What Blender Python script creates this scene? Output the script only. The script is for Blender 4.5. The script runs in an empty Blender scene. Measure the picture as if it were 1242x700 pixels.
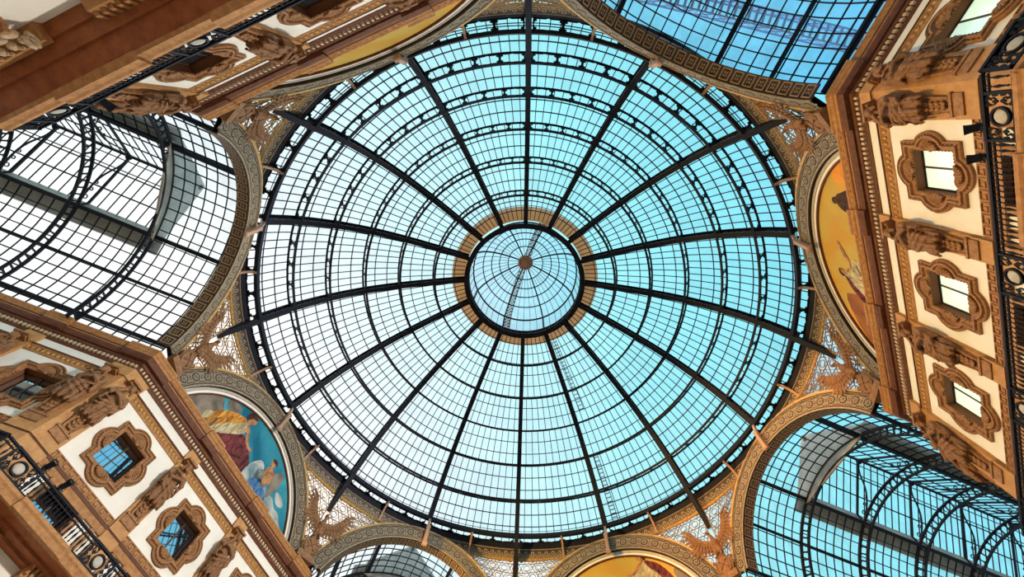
import bpy, bmesh, math, random
from mathutils import Vector, Matrix, Euler
random.seed(7)
PI = math.pi
sc = bpy.context.scene
COL = sc.collection
D2R = PI / 180

# ------------------------------------------------------------------ camera
cam_d = bpy.data.cameras.new('camera')
cam = bpy.data.objects.new('camera', cam_d)
COL.objects.link(cam)
RC = ((-0.9162415038741143, 0.39901657348738745, 0.03587869368979835),
      (-0.39097252355454315, -0.8710282833066014, -0.29740580946805234),
      (-0.08741849005757662, -0.28652312954164744, 0.9540767808901788))
M3 = Matrix((RC[0], [-a for a in RC[1]], [-a for a in RC[2]])).transposed()
cam.matrix_world = Matrix.Translation((4.46, 11.84, 1.6)) @ M3.to_4x4()
cam_d.sensor_width = 36.0
cam_d.lens = 545.2077 / 1242 * 36
cam_d.shift_x = -5.1156 / 1242
cam_d.shift_y = -19.363 / 1242
cam_d.clip_start = 0.1
cam_d.clip_end = 400
sc.camera = cam

# ------------------------------------------------------------------ world, light, exposure
sc.view_settings.view_transform = 'Standard'
sc.view_settings.look = 'None'
sc.view_settings.exposure = 0.0
sc.view_settings.gamma = 1.0
sc.view_settings.use_curve_mapping = False
try:
    sc.cycles.max_bounces = 7
    sc.cycles.diffuse_bounces = 4
    sc.cycles.glossy_bounces = 3
    sc.cycles.transmission_bounces = 4
    sc.cycles.transparent_max_bounces = 24
    sc.cycles.caustics_reflective = False
    sc.cycles.caustics_refractive = False
    sc.cycles.sample_clamp_indirect = 6
except Exception:
    pass
world = bpy.data.worlds.new('sky')
sc.world = world
world.use_nodes = True
wn, wl = world.node_tree.nodes, world.node_tree.links
wn.clear()
w_out = wn.new('ShaderNodeOutputWorld')
w_bg = wn.new('ShaderNodeBackground')
w_tc = wn.new('ShaderNodeTexCoord')
w_dot = wn.new('ShaderNodeVectorMath'); w_dot.operation = 'DOT_PRODUCT'
w_dot.inputs[1].default_value = Vector((0.64, -0.70, 0.10)).normalized()
w_map = wn.new('ShaderNodeMapRange')
w_map.inputs['From Min'].default_value = -0.75
w_map.inputs['From Max'].default_value = 0.75
w_ramp = wn.new('ShaderNodeValToRGB')
SKY = [(0.0, (0.14, 0.62, 1.0)), (0.18, (0.22, 0.78, 1.02)), (0.36, (0.27, 0.89, 1.02)), (0.56, (0.38, 0.97, 1.05)),
       (0.74, (0.68, 1.02, 1.08)), (0.90, (1.0, 1.06, 1.08)), (1.0, (1.25, 1.22, 1.16))]
els = w_ramp.color_ramp.elements
while len(els) < len(SKY):
    els.new(0.5)
for e, (p, c) in zip(els, SKY):
    e.position = p
    e.color = (*c, 1)
w_bg.inputs['Strength'].default_value = 1.0
wl.new(w_tc.outputs['Generated'], w_dot.inputs[0])
wl.new(w_dot.outputs['Value'], w_map.inputs['Value'])
wl.new(w_map.outputs['Result'], w_ramp.inputs['Fac'])
wl.new(w_ramp.outputs['Color'], w_bg.inputs['Color'])
wl.new(w_bg.outputs['Background'], w_out.inputs['Surface'])


def light(name, kind, loc, energy, color, target=None, **kw):
    d = bpy.data.lights.new(name, kind)
    d.energy = energy
    d.color = color
    for k, v in kw.items():
        setattr(d, k, v)
    o = bpy.data.objects.new(name, d)
    COL.objects.link(o)
    o.location = loc
    if target is not None:
        o.rotation_euler = (Vector(target) - Vector(loc)).to_track_quat('-Z', 'Y').to_euler()
    return o


# very wide overhead lamp, added as extra sky light on the walls
light('sky_fill_sun', 'SUN', (0, 0, 80), 4.5, (1.0, 0.97, 0.92), target=(-4, 3, 0), angle=110 * D2R)
# unseen spots without fixtures, added on the cornice ledges to light the opposite walls
WARM, WHITE = (1.0, 0.60, 0.15), (1.0, 0.92, 0.82)


def unseen_ledge_spot(ang, t, col, energy, aim_ang, aim_t, aim_z, cone=70):
    a, b = ang * D2R, aim_ang * D2R
    p = (17.2 * math.cos(a) - t * math.sin(a), 17.2 * math.sin(a) + t * math.cos(a), 23.6)
    q = (18 * math.cos(b) - aim_t * math.sin(b), 18 * math.sin(b) + aim_t * math.cos(b), aim_z)
    light('unseen_ledge_spot', 'SPOT', p, energy, col, target=q, spot_size=cone * D2R, spot_blend=0.6, shadow_soft_size=0.5)


unseen_ledge_spot(315, 3.0, WARM, 37000, 135, 0, 19)      # onto the right wall and its half-moon
unseen_ledge_spot(315, -3.0, WARM, 30000, 225, 0, 23)     # onto the bottom half-moon
unseen_ledge_spot(135, 0.0, WHITE, 40000, 315, 0, 18.5)   # added white fill onto the lower left wall
unseen_ledge_spot(225, 0.0, WHITE, 28000, 45, -2, 18)     # added white fill onto the upper left wall
unseen_ledge_spot(45, -3.0, (1.0, 0.45, 0.13), 60000, 180, 2.5, 26.5, 36)      # onto the lower right arch

# ------------------------------------------------------------------ materials
def mat(name, col, rough=0.6, metal=0.0, noise=None, bump=0.0, scale=6.0, spec=0.4, detail=5.0):
    m = bpy.data.materials.new(name)
    m.use_nodes = True
    nt = m.node_tree
    b = nt.nodes['Principled BSDF']
    b.inputs['Base Color'].default_value = (*col, 1)
    b.inputs['Roughness'].default_value = rough
    b.inputs['Metallic'].default_value = metal
    b.inputs['Specular IOR Level'].default_value = spec
    if noise is not None:
        tc = nt.nodes.new('ShaderNodeTexCoord')
        n = nt.nodes.new('ShaderNodeTexNoise')
        n.inputs['Scale'].default_value = scale
        n.inputs['Detail'].default_value = detail
        n.inputs['Roughness'].default_value = 0.65
        r = nt.nodes.new('ShaderNodeValToRGB')
        r.color_ramp.elements[0].position = 0.3
        r.color_ramp.elements[1].position = 0.72
        r.color_ramp.elements[0].color = (*noise, 1)
        r.color_ramp.elements[1].color = (*col, 1)
        nt.links.new(tc.outputs['Object'], n.inputs['Vector'])
        nt.links.new(n.outputs['Fac'], r.inputs['Fac'])
        nt.links.new(r.outputs['Color'], b.inputs['Base Color'])
        if bump:
            bp = nt.nodes.new('ShaderNodeBump')
            bp.inputs['Strength'].default_value = bump
            bp.inputs['Distance'].default_value = 0.04
            nt.links.new(n.outputs['Fac'], bp.inputs['Height'])
            nt.links.new(bp.outputs['Normal'], b.inputs['Normal'])
    return m


def glass_mat(name, tint, haze=0.1, hazecol=(0.85, 0.92, 0.95), gloss=0.05, dirt=0.12, vary=0.08):
    """clear roof glazing: lets the sky through with a tint, a film of dirt and a faint shine"""
    m = bpy.data.materials.new(name)
    m.use_nodes = True
    nt = m.node_tree
    N, L = nt.nodes, nt.links
    N.clear()
    out = N.new('ShaderNodeOutputMaterial')
    tr = N.new('ShaderNodeBsdfTransparent')
    tl = N.new('ShaderNodeBsdfTranslucent'); tl.inputs['Color'].default_value = (*hazecol, 1)
    gl = N.new('ShaderNodeBsdfGlossy'); gl.inputs['Roughness'].default_value = 0.45
    mx = N.new('ShaderNodeMixShader'); mx.inputs['Fac'].default_value = haze
    mg = N.new('ShaderNodeMixShader'); mg.inputs['Fac'].default_value = gloss
    tc = N.new('ShaderNodeTexCoord')
    nz = N.new('ShaderNodeTexNoise'); nz.inputs['Scale'].default_value = 0.9; nz.inputs['Detail'].default_value = 6
    rp = N.new('ShaderNodeMapRange')
    rp.inputs['From Min'].default_value = 0.35; rp.inputs['From Max'].default_value = 0.75
    rp.inputs['To Min'].default_value = 1.0; rp.inputs['To Max'].default_value = 1.0 - dirt
    oi = N.new('ShaderNodeObjectInfo')
    rr = N.new('ShaderNodeMapRange')
    rr.inputs['To Min'].default_value = 1.0 - vary; rr.inputs['To Max'].default_value = 1.0
    mu = N.new('ShaderNodeMath'); mu.operation = 'MULTIPLY'
    vs = N.new('ShaderNodeVectorMath'); vs.operation = 'SCALE'
    vs.inputs[0].default_value = tint
    L.new(tc.outputs['Object'], nz.inputs['Vector'])
    L.new(nz.outputs['Fac'], rp.inputs['Value'])
    L.new(oi.outputs['Random'], rr.inputs['Value'])
    L.new(rp.outputs['Result'], mu.inputs[0]); L.new(rr.outputs['Result'], mu.inputs[1])
    L.new(mu.outputs['Value'], vs.inputs['Scale'])
    L.new(vs.outputs['Vector'], tr.inputs['Color'])
    L.new(tr.outputs['BSDF'], mx.inputs[1]); L.new(tl.outputs['BSDF'], mx.inputs[2])
    L.new(mx.outputs['Shader'], mg.inputs[1]); L.new(gl.outputs['BSDF'], mg.inputs[2])
    L.new(mg.outputs['Shader'], out.inputs['Surface'])
    return m


def pane_mat(name, dark, fac):
    m = bpy.data.materials.new(name)
    m.use_nodes = True
    N, L = m.node_tree.nodes, m.node_tree.links
    N.clear()
    out = N.new('ShaderNodeOutputMaterial')
    di = N.new('ShaderNodeBsdfDiffuse'); di.inputs['Color'].default_value = (*dark, 1)
    gl = N.new('ShaderNodeBsdfGlossy'); gl.inputs['Roughness'].default_value = 0.02
    gl.inputs['Color'].default_value = (0.95, 1.0, 0.98, 1)
    mx = N.new('ShaderNodeMixShader'); mx.inputs['Fac'].default_value = fac
    L.new(di.outputs[0], mx.inputs[1]); L.new(gl.outputs[0], mx.inputs[2]); L.new(mx.outputs[0], out.inputs['Surface'])
    return m


IRON = mat('navy_black_iron', (0.010, 0.012, 0.020), 0.6, 0.0, spec=0.12)
NAVY = mat('navy_iron', (0.015, 0.022, 0.085), 0.6, spec=0.12)
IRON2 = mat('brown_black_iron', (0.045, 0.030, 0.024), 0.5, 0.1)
STONE = mat('orange_brown_stone', (0.50, 0.25, 0.09), 0.7, noise=(0.27, 0.12, 0.04), bump=0.35, scale=5)
CARVED = mat('carved_brown_stone', (0.42, 0.21, 0.085), 0.7, noise=(0.19, 0.082, 0.03), bump=0.3, scale=7)
DARK_SHADED = mat('dark_shaded_brown_stone', (0.15, 0.046, 0.016), 0.65, noise=(0.07, 0.02, 0.007), bump=0.3, scale=4)  # dark stone; on the cornice the shade is put into this colour
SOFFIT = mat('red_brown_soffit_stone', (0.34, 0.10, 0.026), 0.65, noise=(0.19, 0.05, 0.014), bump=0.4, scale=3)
CREAMST = mat('pale_carved_stone', (0.66, 0.52, 0.36), 0.7, noise=(0.42, 0.28, 0.16), bump=0.3, scale=6)
GILT = mat('gilded_stucco', (0.62, 0.42, 0.12), 0.5, noise=(0.30, 0.14, 0.04), scale=9)
PLASTER = mat('white_plaster', (0.84, 0.82, 0.76), 0.85, noise=(0.78, 0.75, 0.68), scale=1.5)
MARBLE = mat('pale_floor_marble', (0.55, 0.47, 0.38), 0.4, noise=(0.42, 0.33, 0.26), scale=1.0)
GREYST = mat('grey_moulded_stone', (0.50, 0.47, 0.42), 0.6, noise=(0.36, 0.33, 0.29), scale=6)
ZINC = mat('grey_zinc', (0.40, 0.38, 0.32), 0.6, noise=(0.24, 0.22, 0.19), scale=1)
EAGLE = mat('dark_brown_sculpture', (0.30, 0.155, 0.065), 0.65, noise=(0.13, 0.06, 0.025), bump=0.3, scale=6)
BRONZE = mat('bronze_ornament', (0.42, 0.27, 0.12), 0.5, noise=(0.25, 0.15, 0.06), scale=8)
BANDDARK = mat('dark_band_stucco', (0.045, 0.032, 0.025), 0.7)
BANDPALE = mat('pale_gold_stucco', (0.36, 0.30, 0.21), 0.6, noise=(0.17, 0.13, 0.08), scale=7)
BLUEPAINT = mat('pale_blue_paint', (0.20, 0.42, 0.75), 0.6)
RUST = mat('rusty_ladder_iron', (0.42, 0.19, 0.10), 0.7)
LGLASS = glass_mat('lantern_glass', (0.80, 0.86, 0.95), 0.05, gloss=0.0)
FIGST = mat('dark_carved_stone', (0.31, 0.15, 0.062), 0.7, noise=(0.15, 0.066, 0.026), bump=0.3, scale=6)
PILST = mat('ochre_pilaster_stone', (0.55, 0.30, 0.115), 0.7, noise=(0.38, 0.18, 0.06), bump=0.25, scale=4)
TAN = glass_mat('tan_gallery_sheet', (0.46, 0.34, 0.24), 0.55, hazecol=(0.66, 0.43, 0.26), gloss=0.0, dirt=0.5)
BRACK = mat('copper_brown_bracket', (0.33, 0.20, 0.13), 0.5)
WOOD = mat('dark_window_wood', (0.07, 0.035, 0.02), 0.5)
REVEAL = mat('dark_brown_reveal', (0.20, 0.075, 0.03), 0.7)
GLASS = glass_mat('dome_glass', (0.95, 0.99, 1.0), 0.06, gloss=0.012)
SKYGLASS = glass_mat('sky_tinted_vault_glass', (0.62, 0.80, 1.0), 0.06, dirt=0.3, gloss=0.0)  # vault glass copy tinted with the bluer sky behind it
VGLASS = glass_mat('vault_glass', (0.94, 0.98, 1.0), 0.06, dirt=0.2, gloss=0.012)
FROST = glass_mat('frosted_glass', (1.0, 0.90, 0.86), 0.85, hazecol=(1.0, 0.93, 0.89), gloss=0.0, dirt=0.05)
PANEGLOW = mat('glowing_window_glass', (0.5, 0.6, 0.52), 0.1)  # pane brightness put in as a greenish glow
PANEGLOW.node_tree.nodes['Principled BSDF'].inputs['Emission Color'].default_value = (0.72, 1.0, 0.80, 1)
PANEGLOW.node_tree.nodes['Principled BSDF'].inputs['Emission Strength'].default_value = 0.75
PANE = pane_mat('window_glass', (0.03, 0.035, 0.04), 0.72)
PANED = pane_mat('dark_window_glass', (0.02, 0.025, 0.03), 0.30)


# ------------------------------------------------------------------ mesh building
class MB:
    def __init__(self):
        self.v = []; self.f = []; self.mi = []

    def add(self, vs, fs, m=0):
        o = len(self.v)
        self.v += [tuple(p) for p in vs]
        self.f += [tuple(i + o for i in q) for q in fs]
        self.mi += [m] * len(fs)

    def box(self, x0, x1, y0, y1, z0, z1, m=0):
        vs = [(x, y, z) for x in (x0, x1) for y in (y0, y1) for z in (z0, z1)]
        self.add(vs, [(0, 1, 3, 2), (4, 6, 7, 5), (0, 4, 5, 1), (2, 3, 7, 6), (0, 2, 6, 4), (1, 5, 7, 3)], m)

    def beam(self, p, q, w, h, up=(0, 0, 1), cap=True, m=0):
        p, q = Vector(p), Vector(q)
        d = (q - p).normalized()
        s = d.cross(Vector(up))
        if s.length < 1e-5:
            s = d.cross(Vector((1, 0, 0)))
        s.normalize()
        u = s.cross(d)
        s, u = s * w / 2, u * h / 2
        vs = [p - s - u, p + s - u, p + s + u, p - s + u, q - s - u, q + s - u, q + s + u, q - s + u]
        fs = [(0, 1, 5, 4), (1, 2, 6, 5), (2, 3, 7, 6), (3, 0, 4, 7)]
        if cap:
            fs += [(3, 2, 1, 0), (4, 5, 6, 7)]
        self.add(vs, fs, m)

    def path(self, pts, w, h, up=None, closed=False, m=0):
        """rectangular section swept along points; up: list of up vectors or one"""
        n = len(pts)
        pts = [Vector(p) for p in pts]
        vs = []
        for i, p in enumerate(pts):
            a = pts[(i - 1) % n] if (closed or i) else p
            b = pts[(i + 1) % n] if (closed or i < n - 1) else p
            d = (b - a).normalized()
            u = Vector(up[i]) if isinstance(up, list) else Vector(up or (0, 0, 1))
            s = d.cross(u)
            if s.length < 1e-5:
                s = d.cross(Vector((0.3, 1, 0.2)))
            s.normalize()
            u = s.cross(d)
            s, u = s * w / 2, u * h / 2
            vs += [p - s - u, p + s - u, p + s + u, p - s + u]
        fs = []
        for i in range(n if closed else n - 1):
            a, b = 4 * i, 4 * ((i + 1) % n)
            for k in range(4):
                fs.append((a + k, a + (k + 1) % 4, b + (k + 1) % 4, b + k))
        if not closed:
            fs += [(3, 2, 1, 0), tuple(4 * (n - 1) + k for k in range(4))]
        self.add(vs, fs, m)

    def tube(self, pts, r, n=8, closed=False, m=0):
        pts = [Vector(p) for p in pts]
        N = len(pts)
        vs = []
        ref = Vector((0.13, 0.21, 0.97))
        for i, p in enumerate(pts):
            a = pts[(i - 1) % N] if (closed or i) else p
            b = pts[(i + 1) % N] if (closed or i < N - 1) else p
            d = (b - a).normalized()
            s = d.cross(ref)
            if s.length < 1e-3:
                s = d.cross(Vector((1, 0, 0)))
            s.normalize()
            u = s.cross(d)
            rr = r[i] if isinstance(r, (list, tuple)) else r
            for k in range(n):
                t = 2 * PI * k / n
                vs.append(p + s * math.cos(t) * rr + u * math.sin(t) * rr)
        fs = []
        for i in range(N if closed else N - 1):
            a, b = n * i, n * ((i + 1) % N)
            for k in range(n):
                fs.append((a + k, a + (k + 1) % n, b + (k + 1) % n, b + k))
        if not closed:
            fs += [tuple(range(n - 1, -1, -1)), tuple(n * (N - 1) + k for k in range(n))]
        self.add(vs, fs, m)

    def ell(self, c, r, rot=None, nu=14, nv=9, m=0):
        vs = []; fs = []
        R = rot.to_matrix() if rot is not None else Matrix.Identity(3)
        for j in range(nv + 1):
            ph = PI * j / nv
            for i in range(nu):
                t = 2 * PI * i / nu
                p = R @ Vector((r[0] * math.sin(ph) * math.cos(t), r[1] * math.sin(ph) * math.sin(t), r[2] * math.cos(ph)))
                vs.append(Vector(c) + p)
        for j in range(nv):
            for i in range(nu):
                fs.append((j * nu + i, (j + 1) * nu + i, (j + 1) * nu + (i + 1) % nu, j * nu + (i + 1) % nu))
        self.add(vs, fs, m)

    def sweep(self, prof, y0, y1, m=0):
        """closed (x, z) profile swept in y between y0(x) and y1(x)"""
        n = len(prof)
        f0 = y0 if callable(y0) else (lambda x: y0)
        f1 = y1 if callable(y1) else (lambda x: y1)
        vs = [(x, f0(x), z) for x, z in prof] + [(x, f1(x), z) for x, z in prof]
        fs = [(i, (i + 1) % n, n + (i + 1) % n, n + i) for i in range(n)]
        fs += [tuple(range(n - 1, -1, -1)), tuple(range(n, 2 * n))]
        self.add(vs, fs, m)

    def lathe(self, prof, n=16, c=(0, 0, 0), m=0):
        vs = []; fs = []
        for r, z in prof:
            for k in range(n):
                t = 2 * PI * k / n
                vs.append((c[0] + r * math.cos(t), c[1] + r * math.sin(t), c[2] + z))
        for j in range(len(prof) - 1):
            for k in range(n):
                fs.append((j * n + k, j * n + (k + 1) % n, (j + 1) * n + (k + 1) % n, (j + 1) * n + k))
        self.add(vs, fs, m)

    def grid(self, fn, nu, nv, m=0, closed_u=False):
        vs = [fn(i / nu, j / nv) for j in range(nv + 1) for i in range(nu + (0 if closed_u else 1))]
        W = nu if closed_u else nu + 1
        fs = []
        for j in range(nv):
            for i in range(nu):
                i2 = (i + 1) % W
                fs.append((j * W + i, j * W + i2, (j + 1) * W + i2, (j + 1) * W + i))
        self.add(vs, fs, m)

    def shell(self, fn, thick, nu, nv, m=0):
        """solid sheet: fn(u, v) -> (point, normal)"""
        for s in (0, 1):
            self.grid(lambda u, v: fn(u, v)[0] + fn(u, v)[1] * (thick * (s - 0.5)), nu, nv, m)
        def edge(pts):
            k = len(pts) // 2
            self.add(pts, [(i, i + 1, k + i + 1, k + i) for i in range(k - 1)], m)
        for v in (0.0, 1.0):
            edge([fn(i / nu, v)[0] - fn(i / nu, v)[1] * thick / 2 for i in range(nu + 1)] +
                 [fn(i / nu, v)[0] + fn(i / nu, v)[1] * thick / 2 for i in range(nu + 1)])
        for u in (0.0, 1.0):
            edge([fn(u, i / nv)[0] - fn(u, i / nv)[1] * thick / 2 for i in range(nv + 1)] +
                 [fn(u, i / nv)[0] + fn(u, i / nv)[1] * thick / 2 for i in range(nv + 1)])

    def cell(self, fn, hole, thick, m=0):
        """a plate cell with a hole. fn(u, v) in [-1, 1]^2 -> (point, normal); hole: list of (u, v)"""
        n = len(hole)
        out = []
        for (a, b) in hole:
            k = max(abs(a), abs(b))
            out.append((a / k, b / k))
        vs = []
        for s in (-0.5, 0.5):
            for lst in (out, hole):
                for (a, b) in lst:
                    p, nn = fn(a, b)
                    vs.append(p + nn * (thick * s))
        fs = []
        for i in range(n):
            j = (i + 1) % n
            fs.append((i, j, n + j, n + i))
            fs.append((2 * n + i, 3 * n + i, 3 * n + j, 2 * n + j))
            fs.append((n + i, n + j, 3 * n + j, 3 * n + i))
        self.add(vs, fs, m)

    def mesh(self, name, mats, smooth=False):
        me = bpy.data.meshes.new(name)
        me.from_pydata(self.v, [], self.f)
        for q in (mats if isinstance(mats, (list, tuple)) else [mats]):
            me.materials.append(q)
        if len(me.materials) > 1:
            me.polygons.foreach_set('material_index', self.mi)
        if smooth:
            me.polygons.foreach_set('use_smooth', [True] * len(me.polygons))
        me.update()
        bm = bmesh.new()
        bm.from_mesh(me)
        bmesh.ops.recalc_face_normals(bm, faces=bm.faces)
        bm.to_mesh(me)
        bm.free()
        return me


HOLE = [(0.92, 0.0), (0.86, 0.42), (0.72, 0.46), (0.76, 0.76), (0.18, 0.76), (0.0, 0.92), (-0.18, 0.76), (-0.76, 0.76),
        (-0.72, 0.46), (-0.86, 0.42), (-0.92, 0.0), (-0.86, -0.42), (-0.72, -0.46), (-0.76, -0.76), (-0.18, -0.76),
        (0.0, -0.92), (0.18, -0.76), (0.76, -0.76), (0.72, -0.46), (0.86, -0.42)]
HOLE_OVAL = [(0.78 * math.copysign(abs(math.cos(t)) ** 0.7, math.cos(t)), 0.66 * math.copysign(abs(math.sin(t)) ** 0.7, math.sin(t)))
             for t in [2 * PI * (k + 0.5) / 16 for k in range(16)]]
HOLE_OVAL = [(0.80, 0.40), (0.66, 0.70), (0.30, 0.84), (-0.30, 0.84), (-0.66, 0.70), (-0.80, 0.40),
             (-0.80, -0.40), (-0.66, -0.70), (-0.30, -0.84), (0.30, -0.84), (0.66, -0.70), (0.80, -0.40)]


def part(name, mb, mats, parent, smooth=False, loc=None, label=None):
    me = mb.mesh(name, mats, smooth) if isinstance(mb, MB) else mb
    o = bpy.data.objects.new(name, me)
    COL.objects.link(o)
    o.parent = parent
    if loc is not None:
        o.location = loc
    if label:
        o['label'] = label
    return o


def tag(o, label, cat, group=None, kind=None):
    o['label'] = label
    o['category'] = cat
    if group:
        o['group'] = group
    if kind:
        o['kind'] = kind
    return o


def thing(name, label, cat, loc=(0, 0, 0), rz=0.0, group=None, kind=None):
    o = bpy.data.objects.new(name, None)
    o.empty_display_size = 0.3
    COL.objects.link(o)
    o.location = loc
    o.rotation_euler = (0, 0, rz)
    return tag(o, label, cat, group, kind)


def dup(root, loc, rz, label=None):
    """a copy of a thing with copies of its parts and sub-parts"""
    def rec(o, par):
        c = o.copy()
        COL.objects.link(c)
        c.parent = par
        for ch in [x for x in o.children]:
            rec(ch, c)
        return c
    r = rec(root, None)
    r.location = loc
    r.rotation_euler = (0, 0, rz)
    if label:
        r['label'] = label
    return r


def W(ang, ap, t, z):
    """point at apothem ap, tangent offset t, on the face that looks along angle ang (degrees)"""
    a = ang * D2R
    return (ap * math.cos(a) - t * math.sin(a), ap * math.sin(a) + t * math.cos(a), z)


def remesh(mb, voxel, fn=None, smooth_it=2):
    """fuse overlapping solids into one continuous surface"""
    me = mb.mesh('raw', [CARVED])
    o = bpy.data.objects.new('raw', me)
    COL.objects.link(o)
    rm = o.modifiers.new('r', 'REMESH'); rm.mode = 'VOXEL'; rm.voxel_size = voxel
    sm = o.modifiers.new('s', 'SMOOTH'); sm.factor = 0.5; sm.iterations = smooth_it
    dg = bpy.context.evaluated_depsgraph_get()
    dg.update()
    out = bpy.data.meshes.new_from_object(o.evaluated_get(dg))
    bpy.data.objects.remove(o)
    if fn:
        for v in out.vertices:
            v.co = fn(v.co.copy(), v.normal.copy())
    out.polygons.foreach_set('use_smooth', [True] * len(out.polygons))
    out.update()
    return out


# ------------------------------------------------------------------ dimensions
AP = 18.1            # plane of the plaster walls of the four corner blocks
AW = 7.1             # half width of the four arcades
CH = {'north_east': 45, 'north_west': 135, 'south_west': 225, 'south_east': 315}
ARMS = {'east': 0, 'north': 90, 'west': 180, 'south': 270}
T_CORNER = AP - math.sqrt(2) * AW
ARM_CORNER = AP * math.sqrt(2) - AW
AZ = 20.85           # springing centre of the eight arches
AR_OUT, AR_IN = 7.35, 6.25
tan22 = math.tan(22.5 * D2R)

# ------------------------------------------------------------------ floor
fl = MB()
fl.lathe([(0.01, 0.0), (30, 0.0), (75, 0.0), (75, -0.3), (0.01, -0.3)], 48)
floor = part('floor', fl, MARBLE, None)
tag(floor, 'pale marble floor of the octagon far below the dome', 'floor', kind='structure')

# ------------------------------------------------------------------ the great dome
PROF = [(18.0, 29.45), (16.69, 31.76), (14.95, 33.88), (12.83, 35.70), (10.42, 37.12), (7.75, 38.30), (5.16, 39.25)]


def prof(t):
    n = len(PROF) - 1
    def P(i):
        if i < 0:
            return (2 * PROF[0][0] - PROF[1][0] + 0.25, 2 * PROF[0][1] - PROF[1][1] - 0.1)
        if i > n:
            return (2 * PROF[n][0] - PROF[n - 1][0], 2 * PROF[n][1] - PROF[n - 1][1] - 0.1)
        return PROF[i]
    i = max(0, min(n - 1, math.floor(t)))
    f = t - i
    a, b, c, d = P(i - 1), P(i), P(i + 1), P(i + 2)
    r = []
    for k in (0, 1):
        r.append(0.5 * (2 * b[k] + (c[k] - a[k]) * f + (2 * a[k] - 5 * b[k] + 4 * c[k] - d[k]) * f * f +
                        (3 * b[k] - a[k] - 3 * c[k] + d[k]) * f ** 3))
    return r


DB = 29.4


def dome_pt(t, off, ang):
    """point on the dome at profile parameter t, offset outward, at angle; z relative to the dome base"""
    r, z = prof(t)
    r2, z2 = prof(t + 0.02); r1, z1 = prof(t - 0.02)
    dr, dz = r2 - r1, z2 - z1
    l = math.hypot(dr, dz)
    nr, nz = dz / l, -dr / l
    rr, zz = r + nr * off, z + nz * off
    return Vector((rr * math.cos(ang), rr * math.sin(ang), zz - DB)), Vector((nr * math.cos(ang), nr * math.sin(ang), nz)), \
        Vector((dr / l * math.cos(ang), dr / l * math.sin(ang), dz / l))


dome = thing('glass_dome', 'huge round iron and glass dome seen from below, filling the middle', 'dome', (0, 0, DB))
GOFF = 0.90
S = 22.5 * D2R

# ribs: lower and upper flange, lattice web
def rib_mesh():
    mb = MB()
    N = 42
    for off, w, h in ((0.03, 0.36, 0.07), (0.82, 0.30, 0.06)):
        pts = [dome_pt(6 * i / N, off, 0)[0] for i in range(N + 1)]
        ups = [dome_pt(6 * i / N, off, 0)[1] for i in range(N + 1)]
        mb.path(pts, w, h, ups)
    for off in (0.11, 0.74):
        pts = [dome_pt(6 * i / N, off, 0)[0] for i in range(N + 1)]
        ups = [dome_pt(6 * i / N, off, 0)[1] for i in range(N + 1)]
        mb.path(pts, 0.05, 0.14, ups)
    M = 78
    for i in range(M):
        a, b = (0.15, 0.72) if i % 2 else (0.72, 0.15)
        mb.beam(dome_pt(6 * i / M, a, 0)[0], dome_pt(6 * (i + 1) / M, b, 0)[0], 0.05, 0.06, (0, 1, 0), cap=False)
    for t in (1, 2, 3, 4, 5):
        mb.beam(dome_pt(t, 0.0, 0)[0], dome_pt(t, 0.86, 0)[0], 0.10, 0.42, (0, 1, 0))
    return mb


def corner_strut():
    mb = MB()
    a, b = Vector((17.9, 0, 29.45 - DB)), Vector((19.3, 0, 26.85 - DB))
    d = (b - a).normalized()
    u = Vector((d.z, 0, -d.x))
    for s in (-0.14, 0.14):
        mb.beam(a + u * s, b + u * s, 0.34, 0.08, u)
    for s in (-0.12, 0.12):
        mb.beam(a + Vector((0, s, 0)), b + Vector((0, s, 0)), 0.03, 0.26, u)
    for i in range(5):
        p = a + (b - a) * (0.12 + 0.18 * i)
        mb.ell(p + Vector((0, 0.14, 0)), (0.04, 0.03, 0.04), nu=6, nv=4)
        mb.ell(p - Vector((0, 0.14, 0)), (0.04, 0.03, 0.04), nu=6, nv=4)
    return mb


rib_me = rib_mesh().mesh('rib', [IRON])
cs_me = corner_strut().mesh('corner_strut', [IRON])
for k in range(16):
    o = part('rib', rib_me, None, dome)
    o.rotation_euler = (0, 0, k * S)
    if k % 2:
        c = part('corner_strut', cs_me, None, dome)
        c.rotation_euler = (0, 0, k * S)

# ring girders with pierced webs
for t in (1, 2, 3, 4, 5):
    mb = MB()
    n = 160
    for off, w, h in ((0.03, 0.16, 0.10), (0.84, 0.14, 0.06)):
        pts = [dome_pt(t, off, 2 * PI * i / n)[0] for i in range(n)]
        ups = [dome_pt(t, off, 2 * PI * i / n)[1] for i in range(n)]
        mb.path(pts, w, h, ups, closed=True)
    for b in range(16):
        for q in range(4):
            a0 = b * S + 0.016 * 13 / prof(t)[0] + (S - 0.032 * 13 / prof(t)[0]) * q / 4
            da = (S - 0.032 * 13 / prof(t)[0]) / 4
            def fn(u, v, a0=a0, da=da, t=t):
                p = dome_pt(t, 0.44 + 0.38 * v, a0 + da * (u + 1) / 2)
                return p[0], p[2]
            mb.cell(fn, HOLE, 0.05)
    part('ring_girder', mb, IRON, dome)

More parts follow.
